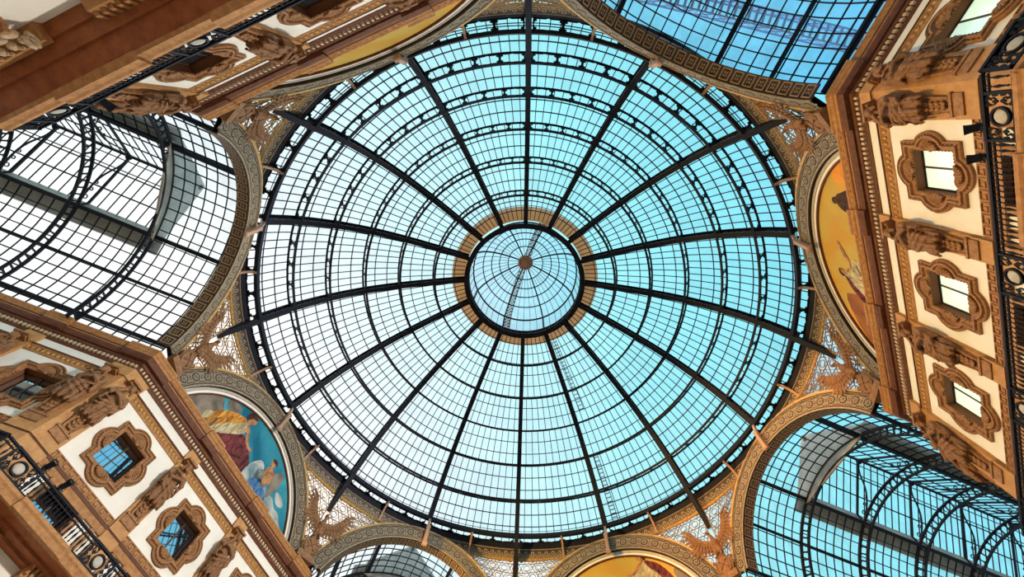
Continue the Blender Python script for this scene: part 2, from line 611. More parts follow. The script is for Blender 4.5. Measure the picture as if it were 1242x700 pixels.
# base ring: tube, pierced gallery ring and dark outer band
mb = MB()
n = 192
mb.path([(17.98 * math.cos(2 * PI * i / n), 17.98 * math.sin(2 * PI * i / n), 29.45 - DB) for i in range(n)], 0.22, 0.34, (0, 0, 1), closed=True)
part('base_ring', mb, IRON, dome)
mb = MB()
for b in range(16):
    for q in range(4):
        a0 = b * S + 0.012 + (S - 0.024) * q / 4
        da = (S - 0.024) / 4
        def fn(u, v, a0=a0, da=da):
            r = 18.38 + 0.33 * v
            a = a0 + da * (u + 1) / 2
            return Vector((r * math.cos(a), r * math.sin(a), 29.47 - DB)), Vector((0, 0, 1))
        mb.cell(fn, HOLE, 0.07)
mb.lathe([(18.69, 29.52 - DB), (18.69, 29.42 - DB), (18.80, 28.95 - DB), (18.96, 28.98 - DB), (18.9, 29.52 - DB)], 192)
part('pierced_ring', mb, IRON, dome)

# frieze of running scrolls
mb = MB()
mb.lathe([(18.78, 28.98 - DB), (18.97, 28.34 - DB), (19.15, 28.34 - DB), (19.05, 28.98 - DB)], 192)
for zz, rr in ((28.93, 18.785), (28.40, 18.945)):
    mb.path([(rr * math.cos(2 * PI * i / n), rr * math.sin(2 * PI * i / n), zz - DB) for i in range(n)], 0.05, 0.05, (0, 0, 1), closed=True, m=1)
NS = 224
def fr(s, v):   # s along the ring (m), v 0..1 up the cone
    a = s / 18.9
    r = 18.965 - 0.185 * v - 0.012
    return Vector((r * math.cos(a), r * math.sin(a), 28.35 + 0.62 * v - DB))
pitch = 2 * PI * 18.9 / NS
for i in range(NS):
    ctr = (i + 0.5) * pitch
    pts = []
    for k in range(15):
        th = k / 14 * 2.6 * PI
        rad = 0.21 * (1 - 0.85 * k / 14)
        pts.append((ctr + rad * math.cos(th + PI), 0.5 + rad * math.sin(th + PI) / 0.64))
    pts = [(ctr - pitch * 0.75, 0.16), (ctr - pitch * 0.5, 0.2)] + pts
    vs = []
    for k, (s, v) in enumerate(pts):
        a = pts[max(0, k - 1)]; b = pts[min(len(pts) - 1, k + 1)]
        dx, dy = b[0] - a[0], (b[1] - a[1]) * 0.64
        l = math.hypot(dx, dy) or 1
        nx, ny = -dy / l * 0.035, dx / l * 0.035 / 0.64
        vs += [fr(s + nx, v + ny), fr(s - nx, v - ny)]
    mb.add(vs, [(2 * k, 2 * k + 1, 2 * k + 3, 2 * k + 2) for k in range(len(pts) - 1)], 1)
part('scroll_frieze', mb, [IRON2, BANDPALE], dome)

# small curved brackets under the base ring
mb = MB()
pts = [(17.9, 0, 29.28), (18.15, 0, 29.22), (18.5, 0, 28.98), (18.78, 0, 28.6), (18.9, 0, 28.28)]
mb.path([(x, y, z - DB) for x, y, z in pts], 0.16, 0.14, (0, 1, 0))
mb.box(18.8, 19.0, -0.11, 0.11, 28.16 - DB, 28.34 - DB)
br_me = mb.mesh('bracket', [BRACK])
for k in range(16):
    o = part('bracket', br_me, None, dome)
    o.rotation_euler = (0, 0, (k + 0.5) * S)

# glazing: 16 sectors x 6 tiers; bars as a sub-part of each glass panel
NB = [12, 11, 10, 9, 7, 6]
for i in range(6):
    nb = NB[i]
    t0, t1 = (i if i else -0.17), i + 1
    mg = MB()
    ha = S / 2
    mg.grid(lambda u, v: dome_pt(t0 + (t1 - t0) * v, GOFF, -ha + S * u)[0], nb, 4)
    bars = MB()
    for k in range(1, nb):
        a = -ha + S * k / nb
        st = 5
        pts = [dome_pt(t0 + (t1 - t0) * j / st, GOFF - 0.03, a)[0] for j in range(st + 1)]
        ups = [dome_pt(t0 + (t1 - t0) * j / st, GOFF, a)[1] for j in range(st + 1)]
        bars.path(pts, 0.052, 0.07, ups)
    rows = [i + 1 / 3, i + 2 / 3] + ([0.12, 0.2] if i == 0 else [])
    for t in rows:
        pts = [dome_pt(t, GOFF - 0.05, -ha + S * j / 12)[0] for j in range(13)]
        ups = [dome_pt(t, GOFF, -ha + S * j / 12)[1] for j in range(13)]
        bars.path(pts, 0.065 if t > 0.25 else 0.03, 0.05, ups, m=1)
    gme = mg.mesh('glass_panel', [GLASS])
    bme = bars.mesh('glazing_bars', [IRON, NAVY])
    for k in range(16):
        g = part('glass_panel', gme, None, dome)
        g.rotation_euler = (0, 0, (k + 0.5) * S)
        b = part('glazing_bars', bme, None, g)

# ------------------------------------------------------------------ lantern on top of the dome
LZ = 39.0
lan = thing('dome_lantern', 'small round glass lantern with a boss, crowning the centre of the dome', 'lantern', (0, 0, LZ))
mb = MB()
mb.lathe([(5.22, 0.0), (4.86, 0.0), (4.86, 0.12), (5.22, 0.12), (5.22, 0.0)], 96)
mb.lathe([(5.16, 0.62), (4.9, 0.62), (4.9, 0.74), (5.16, 0.74), (5.16, 0.62)], 96)
for k in range(96):
    a, b = 2 * PI * k / 96, 2 * PI * (k + 1) / 96
    z0, z1 = (0.12, 0.62) if k % 2 else (0.62, 0.12)
    mb.beam((4.96 * math.cos(a), 4.96 * math.sin(a), z0), (4.96 * math.cos(b), 4.96 * math.sin(b), z1), 0.05, 0.05, cap=False)
mb.lathe([(5.3, -0.05), (5.3, 0.16), (5.22, 0.16), (5.22, -0.05), (5.3, -0.05)], 96)
part('ring_beam', mb, IRON, lan)
mb = MB()
mb.lathe([(4.9, 2.95), (4.78, 2.95), (4.78, 3.08), (4.9, 3.08), (4.9, 2.95)], 96)
part('eaves_ring', mb, IRON, lan)
mb = MB()
for k in range(48):
    a = 2 * PI * k / 48
    w = 0.14 if k % 6 == 0 else 0.035
    mb.beam((4.95 * math.cos(a), 4.95 * math.sin(a), 0.7), (4.85 * math.cos(a), 4.85 * math.sin(a), 3.0), w, w)
part('drum_posts', mb, IRON, lan)
LR = 5.03
def lan_pt(r):
    return math.sqrt(max(LR * LR - r * r, 0)) - math.sqrt(LR * LR - 4.85 ** 2) + 3.05
APEXZ = 45.7 - LZ
lz_scale = (APEXZ - 3.05) / (lan_pt(0) - 3.05)
def lan_z(r):
    return 3.05 + (lan_pt(r) - 3.05) * lz_scale
mg = MB()
mg.grid(lambda u, v: Vector((4.93 * math.cos(2 * PI * u), 4.93 * math.sin(2 * PI * u), 0.7 + 2.3 * v)), 48, 1)
part('drum_glass', mg, LGLASS, lan)
mg = MB()
mg.grid(lambda u, v: Vector(((4.85 - 4.3 * v) * math.cos(2 * PI * u), (4.85 - 4.3 * v) * math.sin(2 * PI * u), lan_z(4.85 - 4.3 * v))), 48, 10)
part('cap_glass', mg, LGLASS, lan)
mb = MB()
for k in range(48):
    a = 2 * PI * k / 48
    w = 0.12 if k % 6 == 0 else 0.035
    end = 0.6 if k % 2 == 0 else 1.8
    pts = [((4.85 - (4.85 - end) * j / 9) * math.cos(a), (4.85 - (4.85 - end) * j / 9) * math.sin(a), lan_z(4.85 - (4.85 - end) * j / 9) - 0.05) for j in range(10)]
    mb.path(pts, w, w + 0.02, (0, 0, 1))
part('cap_bars', mb, IRON, lan)
for r in (4.1, 3.35, 2.6, 1.75):
    mb = MB()
    mb.path([(r * math.cos(2 * PI * j / 64), r * math.sin(2 * PI * j / 64), lan_z(r) - 0.07) for j in range(64)], 0.09, 0.08, (0, 0, 1), closed=True)
    part('cap_ring', mb, IRON, lan)
mb = MB()
mb.lathe([(0.02, APEXZ - 0.55), (0.25, APEXZ - 0.5), (0.32, APEXZ - 0.35), (0.55, APEXZ - 0.3), (0.75, APEXZ - 0.2), (0.75, APEXZ), (0.02, APEXZ + 0.1)], 20)
for k in range(10):
    a = 2 * PI * k / 10
    mb.ell((0.62 * math.cos(a), 0.62 * math.sin(a), APEXZ - 0.3), (0.16, 0.16, 0.1), nu=8, nv=5)
part('boss', mb, RUST, lan)

# arched maintenance ladder over the lantern
lad = thing('roof_ladder', 'rusty latticed ladder arching over the small top lantern', 'ladder', (0, 0, LZ))
mb = MB()
ca, sa = math.cos(86 * D2R), math.sin(86 * D2R)
def lp(q, off):
    r = 5.2 * math.cos(q)
    z = 1.0 + 6.0 * math.sin(q) ** 0.8 if math.sin(q) > 0 else 1.0
    return Vector((r * ca - off * sa, r * sa + off * ca, z))
qs = [PI * i / 40 for i in range(41)]
for off in (-0.28, 0.28):
    mb.path([lp(q, off) for q in qs], 0.09, 0.1, (0, 0, 1))
part('stringers', mb, RUST, lad)
mb = MB()
for i in range(40):
    mb.beam(lp(qs[i], -0.28), lp(qs[i + 1], 0.28), 0.05, 0.05)
    mb.beam(lp(qs[i], 0.28), lp(qs[i + 1], -0.28), 0.05, 0.05)
    mb.beam(lp(qs[i], 0.28), lp(qs[i], -0.28), 0.05, 0.05)
part('rungs', mb, RUST, lad)

# gallery walkway outside, round the foot of the lantern
mb = MB()
gal = thing('rooftop_gallery', 'tan ring walkway on the roof round the foot of the lantern', 'walkway', (0, 0, 40.15))
mb.lathe([(5.35, 0.0), (6.55, -0.1), (6.55, 0.15), (5.35, 0.2), (5.35, 0.0)], 96)
part('deck', mb, TAN, gal)
mb = MB()
for k in range(48):
    a = 2 * PI * k / 48
    mb.beam((6.5 * math.cos(a), 6.5 * math.sin(a), 0.1), (6.5 * math.cos(a), 6.5 * math.sin(a), 1.1), 0.04, 0.04)
mb.path([(6.5 * math.cos(2 * PI * j / 64), 6.5 * math.sin(2 * PI * j / 64), 1.1) for j in range(64)], 0.05, 0.05, (0, 0, 1), closed=True)
part('guard_rail', mb, IRON, gal)

# little ladders lying on the outside of the dome
def dome_ladder(ang, ta, tb, label):
    L = thing('dome_ladder', label, 'ladder', (0, 0, DB), 0)
    N = 14
    for off in (-0.2, 0.2):
        mb = MB()
        f = lambda t: dome_pt(t, GOFF + 0.12, ang * D2R + off / prof(t)[0])
        ts = [ta + (tb - ta) * j / N for j in range(N + 1)]
        mb.path([f(t)[0] for t in ts], 0.05, 0.06, [f(t)[1] for t in ts])
        part('stringer', mb, IRON, L)
    M = int((tb - ta) * 9)
    mb = MB()
    for j in range(M):
        t = ta + (tb - ta) * (j + 0.5) / M
        mb.beam(dome_pt(t, GOFF + 0.12, ang * D2R - 0.2 / prof(t)[0])[0], dome_pt(t, GOFF + 0.12, ang * D2R + 0.2 / prof(t)[0])[0], 0.05, 0.05)
    part('rungs', mb, IRON, L)
dome_ladder(222.5, 0.1, 2.0, 'thin ladder lying on the dome glass near the lower rim, its bottom length')
dome_ladder(221.5, 3.3, 5.6, 'thin ladder lying on the dome glass just below the lantern, its top length')

# ------------------------------------------------------------------ arches round the octagon
def arc_pt(x, r, th, zc=AZ):
    """th measured from the crown; local frame of a face: x outward, y tangent"""
    return Vector((x, r * math.sin(th), zc + r * math.cos(th)))


ARCH_T = 72 * D2R
AX = 17.8
BAND_MID = (AR_OUT + AR_IN) / 2


def arch_band():
    """ornamented face of the arch: dark ground, rosettes, edge mouldings"""
    mb = MB()
    n = 72
    th = lambda i: -ARCH_T + 2 * ARCH_T * i / n
    for x0, x1, r0, r1 in ((AX, AX + 0.25, AR_IN, AR_OUT),):
        a = [arc_pt(x0, r0, th(i)) for i in range(n + 1)]
        b = [arc_pt(x0, r1, th(i)) for i in range(n + 1)]
        c = [arc_pt(x1, r1, th(i)) for i in range(n + 1)]
        d = [arc_pt(x1, r0, th(i)) for i in range(n + 1)]
        m = n + 1
        fs = []
        for i in range(n):
            for p, q in ((0, 1), (1, 2), (2, 3), (3, 0)):
                fs.append((p * m + i, p * m + i + 1, q * m + i + 1, q * m + i))
        mb.add(a + b + c + d, fs, 0)
    for r, w in ((AR_OUT - 0.03, 0.10), (AR_IN + 0.05, 0.10), (AR_OUT - 0.17, 0.035), (AR_IN + 0.19, 0.035)):
        mb.path([arc_pt(AX - 0.01, r, th(i)) for i in range(n + 1)], w, 0.06, (1, 0, 0), m=1)
    NR = 22
    for k in range(NR):
        t = -ARCH_T + 2 * ARCH_T * (k + 0.5) / NR
        def lp(u, v, dx=0.0):   # u along the arc, v radial
            return arc_pt(AX - 0.012 - dx, BAND_MID + v, t + u / BAND_MID)
        ring = []
        for j in range(14):
            a = 2 * PI * j / 14
            ring.append((lp(0.27 * math.cos(a), 0.27 * math.sin(a)), lp(0.33 * math.cos(a), 0.33 * math.sin(a))))
        vs = [p for q in ring for p in q]
        mb.add(vs, [(2 * j, 2 * j + 1, (2 * j + 3) % 28, (2 * j + 2) % 28) for j in range(14)], 1)
        for j in range(8):
            a = 2 * PI * j / 8 + 0.2
            c, s = math.cos(a), math.sin(a)
            pts = []
            for (q, w) in ((0.06, 0.0), (0.14, 0.055), (0.22, 0.0), (0.14, -0.055)):
                pts.append(lp(q * c - w * s, q * s + w * c, 0.015))
            mb.add(pts, [(0, 1, 2, 3)], 1)
        mb.ell(lp(0, 0, 0.01), (0.03, 0.05, 0.05), nu=6, nv=4, m=1)
        hw = (2 * ARCH_T / NR) * BAND_MID / 2
        for v0, sg in ((0.12, 1), (-0.12, -1)):       # leaves between neighbouring rosettes
            for d in (-0.10, 0.0, 0.10):
                mb.add([lp(hw + d * 0.3, v0 - 0.08 * sg), lp(hw + d - 0.045, v0 + 0.1 * sg), lp(hw + d * 1.4, v0 + 0.22 * sg), lp(hw + d + 0.045, v0 + 0.1 * sg)],
                       [(0, 1, 2, 3)], 1)
        mb.add([lp(hw - 0.04, 0), lp(hw, 0.05), lp(hw + 0.04, 0), lp(hw, -0.05)], [(0, 1, 2, 3)], 1)
    return mb


def soffit(x0, x1):
    mb = MB()
    n = 72
    th = lambda i: -ARCH_T + 2 * ARCH_T * i / n
    mb.shell(lambda u, v: (arc_pt(x0 + (x1 - x0) * v, AR_IN + 0.04, -ARCH_T + 2 * ARCH_T * u), arc_pt(0, 1, -ARCH_T + 2 * ARCH_T * u, 0)), 0.08, n, 1, 0)
    N = 26
    for k in range(N):
        t = -ARCH_T + 2 * ARCH_T * (k + 0.5) / N
        nn = arc_pt(0, 1, t, 0)
        w = ARCH_T * AR_IN / N - 0.07
        xc, hx = (x0 + x1) / 2, (x1 - x0) / 2 - 0.07
        def q(a, b, d=0.02):
            return arc_pt(xc + b * hx, AR_IN - d, t + a * w / AR_IN)
        for a0, a1, b0, b1 in ((-1, 1, -1, -0.8), (-1, 1, 0.8, 1), (-1, -0.75, -1, 1), (0.75, 1, -1, 1)):
            mb.add([q(a0, b0), q(a1, b0), q(a1, b1), q(a0, b1)], [(0, 1, 2, 3)], 1)
        for j in range(4):
            a = PI / 4 + PI / 2 * j
            c, s = math.cos(a), math.sin(a)
            mb.add([q(0.1 * c, 0.1 * s), q(0.35 * c - 0.16 * s, 0.35 * s + 0.16 * c), q(0.6 * c, 0.6 * s), q(0.35 * c + 0.16 * s, 0.35 * s - 0.16 * c)], [(0, 1, 2, 3)], 1)
    return mb


band_me = arch_band().mesh('rosette_band', [BANDDARK, BANDPALE])
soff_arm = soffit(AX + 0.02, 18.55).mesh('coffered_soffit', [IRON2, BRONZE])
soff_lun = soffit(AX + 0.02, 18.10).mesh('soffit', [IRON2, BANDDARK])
ARCH_LABEL = {
    0: 'ornate arch framing the pale glass vault on the left',
    45: 'ornate arch over the painted half-moon at upper left, mostly hidden by the cornice',
    90: 'ornate arch framing the blue glass vault at top right',
    135: 'ornate arch round the golden painted half-moon on the right',
    180: 'orange lit ornate arch framing the glass vault at lower right',
    225: 'ornate arch round the golden painted half-moon at bottom centre',
    270: 'ornate arch framing the small glass vault at bottom left',
    315: 'ornate arch round the blue painted half-moon at lower left'}
for ang, lab in ARCH_LABEL.items():
    a = thing('ornate_arch', lab, 'arch', (0, 0, 0), ang * D2R, 'ornate arches under the dome')
    part('rosette_band', band_me, None, a)
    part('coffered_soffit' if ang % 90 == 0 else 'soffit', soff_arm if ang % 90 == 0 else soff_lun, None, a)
    if ang % 90:
        mb = MB()
        n = 72
        for r, w, x, m in ((6.14, 0.16, 18.02, 0), (5.98, 0.14, 18.06, 1), (5.86, 0.07, 18.08, 2)):
            mb.path([arc_pt(x, r, -ARCH_T + 2 * ARCH_T * i / n) for i in range(n + 1)], w, 0.14, (1, 0, 0), m=m)
        part('inner_moulding', mb, [GREYST, PLASTER, DARK_SHADED], a)

# keystone brackets that tie the base ring to the crown of each arch
mb = MB()
mb.path([(17.95, 0, 29.3), (17.80, 0, 28.9), (17.62, 0, 28.3)], 0.2, 0.16, (0, 1, 0))
mb.path([(17.62, 0, 28.35), (17.52, 0, 27.7), (17.55, 0, 27.15), (17.48, 0, 26.8)], 0.26, 0.24, (0, 1, 0))
mb.tube([(17.48, -0.17, 26.78), (17.48, 0.17, 26.78)], 0.16, 12)
mb.tube([(17.55, -0.15, 28.3), (17.55, 0.15, 28.3)], 0.13, 12)
key_me = mb.mesh('keystone_bracket', [BRACK])
KEYL = {0: 'bracket at the crown of the left arch', 45: 'bracket over the upper-left half-moon', 90: 'bracket at the crown of the top right arch',
        135: 'copper brown bracket over the golden half-moon on the right', 180: 'bracket at the crown of the lower-right orange arch',
        225: 'copper brown bracket over the golden half-moon at bottom', 270: 'bracket at the crown of the bottom-left arch',
        315: 'bracket over the blue half-moon at lower left'}
for ang, lab in KEYL.items():
    o = bpy.data.objects.new('keystone_bracket', key_me)
    COL.objects.link(o)
    o.rotation_euler = (0, 0, ang * D2R)
    tag(o, lab, 'bracket', 'brackets at the crowns of the arches')

# ------------------------------------------------------------------ pierced spandrels between the arches
def arch_top(phi):
    """height of the arch back at angle phi from the corner"""
    q = 22.5 * D2R - abs(phi)
    t = AX * math.tan(q)
    return AZ + math.sqrt(max(AR_OUT ** 2 - t * t, 0.0)), AX / math.cos(q)


RTOP, ZTOP = 19.0, 28.36


def sp_pt(phi, z, off=0.0):
    zb, rb = arch_top(phi)
    f = 0 if ZTOP - zb < 1e-4 else max(0.0, min(1.0, (z - zb) / (ZTOP - zb)))
    r = rb + (RTOP - rb) * f - off
    return Vector((r * math.cos(phi), r * math.sin(phi), z))


ZLOW = 23.4


def grille(side):
    mb = MB()
    def ok(phi, z):
        zb, _ = arch_top(phi)
        return max(zb, ZLOW) - 0.02 < z < ZTOP - 0.28 and phi * side > 0.008
    def rib_line(pts, w):
        run = []
        for p in pts + [None]:
            if p is not None and ok(p[0] / 19.0, p[1]):
                run.append(p)
            else:
                if len(run) > 1:
                    mb.path([sp_pt(s / 19.0, z, 0.03) for s, z in run], w, 0.06, [Vector((1, 0, 0.1))] * len(run))
                run = []
    L = 22.4 * D2R
    edge = [(side * L * q / 40, ZTOP - 0.29) for q in range(1, 41)]
    low = [(side * L * q / 40, min(ZTOP - 0.30, max(arch_top(side * L * q / 40)[0] + 0.02, ZLOW))) for q in range(40, 0, -1)]
    loop = [sp_pt(a, z, 0.03) for a, z in edge + low]
    mb.path(loop, 0.05, 0.06, (1, 0, 0), closed=True)
    P = 0.86
    h = P * math.sqrt(3) / 2
    for j in range(-2, 9):
        for i in range(-10, 11):
            cx, cz = i * P + (j % 2) * P / 2, 23.0 + j * h
            if abs(cx) > 7.4:
                continue
            rib_line([(cx + 0.235 * math.cos(2 * PI * k / 12), cz + 0.235 * math.sin(2 * PI * k / 12)) for k in range(13)], 0.034)
            for q in range(6):
                a = PI / 6 + q * PI / 3
                c2 = (cx + P / math.sqrt(3) * math.cos(a), cz + P / math.sqrt(3) * math.sin(a))
                if q in (0, 1) and (i + j) % 2 == 0:
                    rib_line([(c2[0] + 0.13 * math.cos(2 * PI * k / 8), c2[1] + 0.13 * math.sin(2 * PI * k / 8)) for k in range(9)], 0.03)
    for a in (0, 60, 120):
        c, s = math.cos(a * D2R), math.sin(a * D2R)
        for k in range(-16, 17):
            d = k * h + h / 2
            px, pz = -s * d, 23.0 + c * d
            rib_line([(px + c * u * 0.12, pz + s * u * 0.12) for u in range(-90, 91)], 0.03)
    return mb


def grille_border():
    mb = MB()
    n = 64
    L = 22.5 * D2R
    # gilded strip under the frieze
    mb.grid(lambda u, v: sp_pt(-L + 2 * L * u, max(ZTOP - 0.02 - 0.28 * v, arch_top(-L + 2 * L * u)[0] - 0.02), 0.04), n, 2)
    for k in range(40):
        s = (-L + 2 * L * (k + 0.5) / 40)
        zz = ZTOP - 0.16
        if arch_top(s)[0] < zz - 0.1:
            mb.path([sp_pt(s + 0.10 / 19 * math.cos(2 * PI * q / 10), zz + 0.10 * math.sin(2 * PI * q / 10), 0.06) for q in range(10)], 0.03, 0.04, (1, 0, 0), closed=True)
    # rim along the backs of both arches
    for sg in (-1, 1):
        pts = [sp_pt(sg * L * q / 40, max(arch_top(sg * L * q / 40)[0] + 0.03, ZLOW), 0.03) for q in range(1, 40)]
        mb.path(pts, 0.12, 0.08, (1, 0, 0))
    return mb


def grille_pane():
    mb = MB()
    n = 48
    L = 22.5 * D2R
    mb.grid(lambda u, v: sp_pt(-L + 2 * L * u, max(arch_top(-L + 2 * L * u)[0], 22.9) * (1 - v) + ZTOP * v, -0.10), n, 6)
    return mb


LATT = mat('dark_gilt_lattice', (0.32, 0.19, 0.055), 0.5, noise=(0.18, 0.09, 0.03), scale=6)
gr_me = [grille(q).mesh('lattice', [LATT]) for q in (-1, 1)]
gb_me = grille_border().mesh('gilded_border', [GILT])
gp_me = grille_pane().mesh('backing_glass', [FROST])
SPL = {22.5: 'gold lattice spandrel left of the top left roof corner, beside the left arch',
       67.5: 'gold lattice spandrel at the very top edge above the dome',
       112.5: 'lattice spandrel at upper right behind the winged eagle, above the golden half-moon',
       157.5: 'pinkish lattice spandrel at right, below the golden half-moon',
       202.5: 'white lattice spandrel at bottom right between golden half-moon and orange arch',
       247.5: 'white lattice spandrel at bottom centre under the dome rim',
       292.5: 'gold edged lattice spandrel at lower left, between blue half-moon and bottom arch',
       337.5: 'gold edged lattice spandrel at left, above the blue half-moon'}
for ang, lab in SPL.items():
    s = thing('lattice_spandrel', lab, 'lattice panel', (0, 0, 0), ang * D2R, 'lattice spandrels under the dome rim')
    for q in gr_me:
        part('lattice', q, None, s)
    part('gilded_border', gb_me, None, s)
    part('backing_glass', gp_me, None, s)

# ------------------------------------------------------------------ glazed barrel vaults of the four arcades
VR, VZ = 7.2, 21.1
RIBX = [23.1 + 4.7 * i for i in range(7)]
EDGE, ROWA = 24.0, 5.75


def vp(x, r, deg):
    return arc_pt(x, r, deg * D2R, VZ)


def vault_parts():
    P = {}
    # lattice arch ribs
    def rib(x):
        mb = MB()
        n = 60
        T = 77
        for r, w in ((6.46, 0.17), (7.06, 0.17)):
            mb.path([vp(x, r, -T + 2 * T * i / n) for i in range(n + 1)], w, 0.09, [arc_pt(0, 1, (-T + 2 * T * i / n) * D2R, 0) for i in range(n + 1)])
        N = 42
        for k in range(N):
            t0 = -T + 2 * T * k / N
            dt = 2 * T / N
            mb.cell(lambda u, v: (vp(x, 6.76 + 0.29 * v, t0 + dt * (u + 1) / 2), Vector((1, 0, 0))), HOLE_OVAL, 0.08)
        return mb
    P['rib'] = rib(0).mesh('arch_rib', [IRON])

    def glass(xa, xb, a0, a1):
        mb = MB()
        mb.grid(lambda u, v: vp(xa + (xb - xa) * u, VR, a0 + (a1 - a0) * v), 1, 16)
        return mb

    def bars(xa, xb, a0, a1):
        mb = MB()
        nx = max(1, round((xb - xa) / 0.67))
        na = max(1, round((a1 - a0) / ROWA))
        for i in range(0, nx + 1):
            x = xa + (xb - xa) * i / nx
            m = 18
            mb.path([vp(x, VR - 0.03, a0 + (a1 - a0) * j / m) for j in range(m + 1)], 0.05, 0.06,
                    [arc_pt(0, 1, (a0 + (a1 - a0) * j / m) * D2R, 0) for j in range(m + 1)])
        for j in range(0, na + 1):
            a = a0 + (a1 - a0) * j / na
            mb.beam(vp(xa, VR - 0.05, a), vp(xb, VR - 0.05, a), 0.06, 0.06, arc_pt(0, 1, a * D2R, 0), cap=False)
        return mb
    P['bays'] = []
    x0 = 18.5
    P['bays'].append((glass(x0, RIBX[0], -77, 77).mesh('glass_bay', [VGLASS]), bars(x0, RIBX[0], -77, 77).mesh('glazing_bars', [IRON])))
    for i in range(len(RIBX) - 1):
        for s in (-1, 1):
            a0, a1 = (EDGE, 77) if s > 0 else (-77, -EDGE)
            P['bays'].append((glass(RIBX[i], RIBX[i + 1], a0, a1).mesh('glass_bay', [VGLASS]), bars(RIBX[i], RIBX[i + 1], a0, a1).mesh('glazing_bars', [IRON])))
    P['purlins'] = []
    xe = RIBX[-1]
    for a in (-70, -47, -EDGE, EDGE, 47, 70):
        mb = MB()
        w = 0.24 if abs(a) == EDGE else 0.15
        mb.beam(vp(18.5, VR - 0.1, a), vp(xe, VR - 0.1, a), w, 0.2, arc_pt(0, 1, a * D2R, 0))
        P['purlins'].append(mb.mesh('purlin', [IRON]))
    # raised ridge light over the crown
    ey, ez = VR * math.sin(EDGE * D2R), VZ + VR * math.cos(EDGE * D2R)
    RZ, EV = 31.0, 28.35
    mb = MB()
    for s in (-1, 1):
        mb.box(RIBX[0], xe, s * (ey + 0.02) - 0.05, s * (ey + 0.02) + 0.05, ez, EV)
        # gutter along the foot of the ridge light
        pts = [(RIBX[0] - 0.3, s * (ey + 0.05), ez + 0.35), (xe, s * (ey + 0.05), ez + 0.35), (xe, s * (ey + 1.1), ez - 0.16), (RIBX[0] - 0.3, s * (ey + 1.1), ez - 0.16)]
        mb.add([(x, y, z + dz) for dz in (0, 0.08) for x, y, z in pts], [(0, 1, 2, 3), (4, 5, 6, 7), (0, 1, 5, 4), (1, 2, 6, 5), (2, 3, 7, 6), (3, 0, 4, 7)])
    P['curb'] = mb.mesh('curb', [ZINC])
    mb = MB()
    g = RIBX[0] - 0.05
    vs = [(g, -ey - 0.3, ez - 0.3), (g, ey + 0.3, ez - 0.3), (g, ey + 0.3, EV), (g, 0, RZ + 0.1), (g, -ey - 0.3, EV)]
    mb.add(vs + [(g + 0.12, y, z) for _, y, z in vs], [(0, 1, 2, 3, 4), (9, 8, 7, 6, 5)] + [(i, (i + 1) % 5, 5 + (i + 1) % 5, 5 + i) for i in range(5)])
    P['gable'] = mb.mesh('end_gable', [ZINC])
    for s in (-1, 1):
        mb = MB()
        mb.grid(lambda u, v: Vector((RIBX[0] + (xe - RIBX[0]) * u, s * ey * (1 - v), EV + (RZ - EV) * v)), 1, 1)
        P['rglass%d' % s] = mb.mesh('ridge_glass', [VGLASS])
        mb = MB()
        nx = round((xe - RIBX[0]) / 0.6)
        for i in range(nx + 1):
            x = RIBX[0] + (xe - RIBX[0]) * i / nx
            mb.beam((x, s * ey, EV - 0.03), (x, 0, RZ - 0.03), 0.045, 0.06, cap=False)
        for f in (0.33, 0.66):
            mb.beam((RIBX[0], s * ey * (1 - f), EV + (RZ - EV) * f - 0.05), (xe, s * ey * (1 - f), EV + (RZ - EV) * f - 0.05), 0.07, 0.07, cap=False)
        P['rbars%d' % s] = mb.mesh('glazing_bars', [IRON])
    mb = MB()
    mb.beam((RIBX[0], 0, RZ - 0.08), (xe, 0, RZ - 0.08), 0.16, 0.16)
    for y in (-0.35, 0.35):
        mb.beam((RIBX[0], y, RZ - 1.9), (xe, y, RZ - 1.9), 0.05, 0.05)
    P['ridge'] = mb.mesh('ridge_beam', [IRON])
    # curved truss at each rib
    mb = MB()
    for s in (-1, 1):
        foot = Vector((0, s * (ey - 0.08), ez - 0.1))
        eave = Vector((0, s * (ey - 0.08), EV - 0.05))
        top = Vector((0, 0, RZ - 0.18))
        mb.beam(foot, eave, 0.1, 0.1, (1, 0, 0))
        mb.beam(eave, top, 0.12, 0.12, (1, 0, 0))
        cv = []
        for j in range(13):
            f = j / 12
            y = s * (ey - 0.12) * (1 - f) ** 1.0 * (1 - 0.32 * math.sin(PI * f) * (1 - f))
            z = ez - 0.1 + (RZ - 0.35 - ez + 0.1) * (1 - (1 - f) ** 1.8)
            cv.append((0, y * (1 - 0.25 * math.sin(PI * f)), z - 0.35 * math.sin(PI * f)))
        mb.path(cv, 0.08, 0.08, (1, 0, 0))
        for j, rr in ((1, 0.13), (2, 0.10), (3, 0.08)):
            c = Vector(cv[j]); c.y += s * 0.14 * (1 if j < 3 else 0.6); c.z += 0.1
            mb.path([(0, c.y + rr * math.cos(2 * PI * q / 10), c.z + rr * math.sin(2 * PI * q / 10)) for q in range(10)], 0.05, 0.05, (1, 0, 0), closed=True)
    mb.ell((0, 0, RZ - 0.3), (0.16, 0.2, 0.24))
    P['truss'] = mb.mesh('ridge_truss', [IRON])
    return P


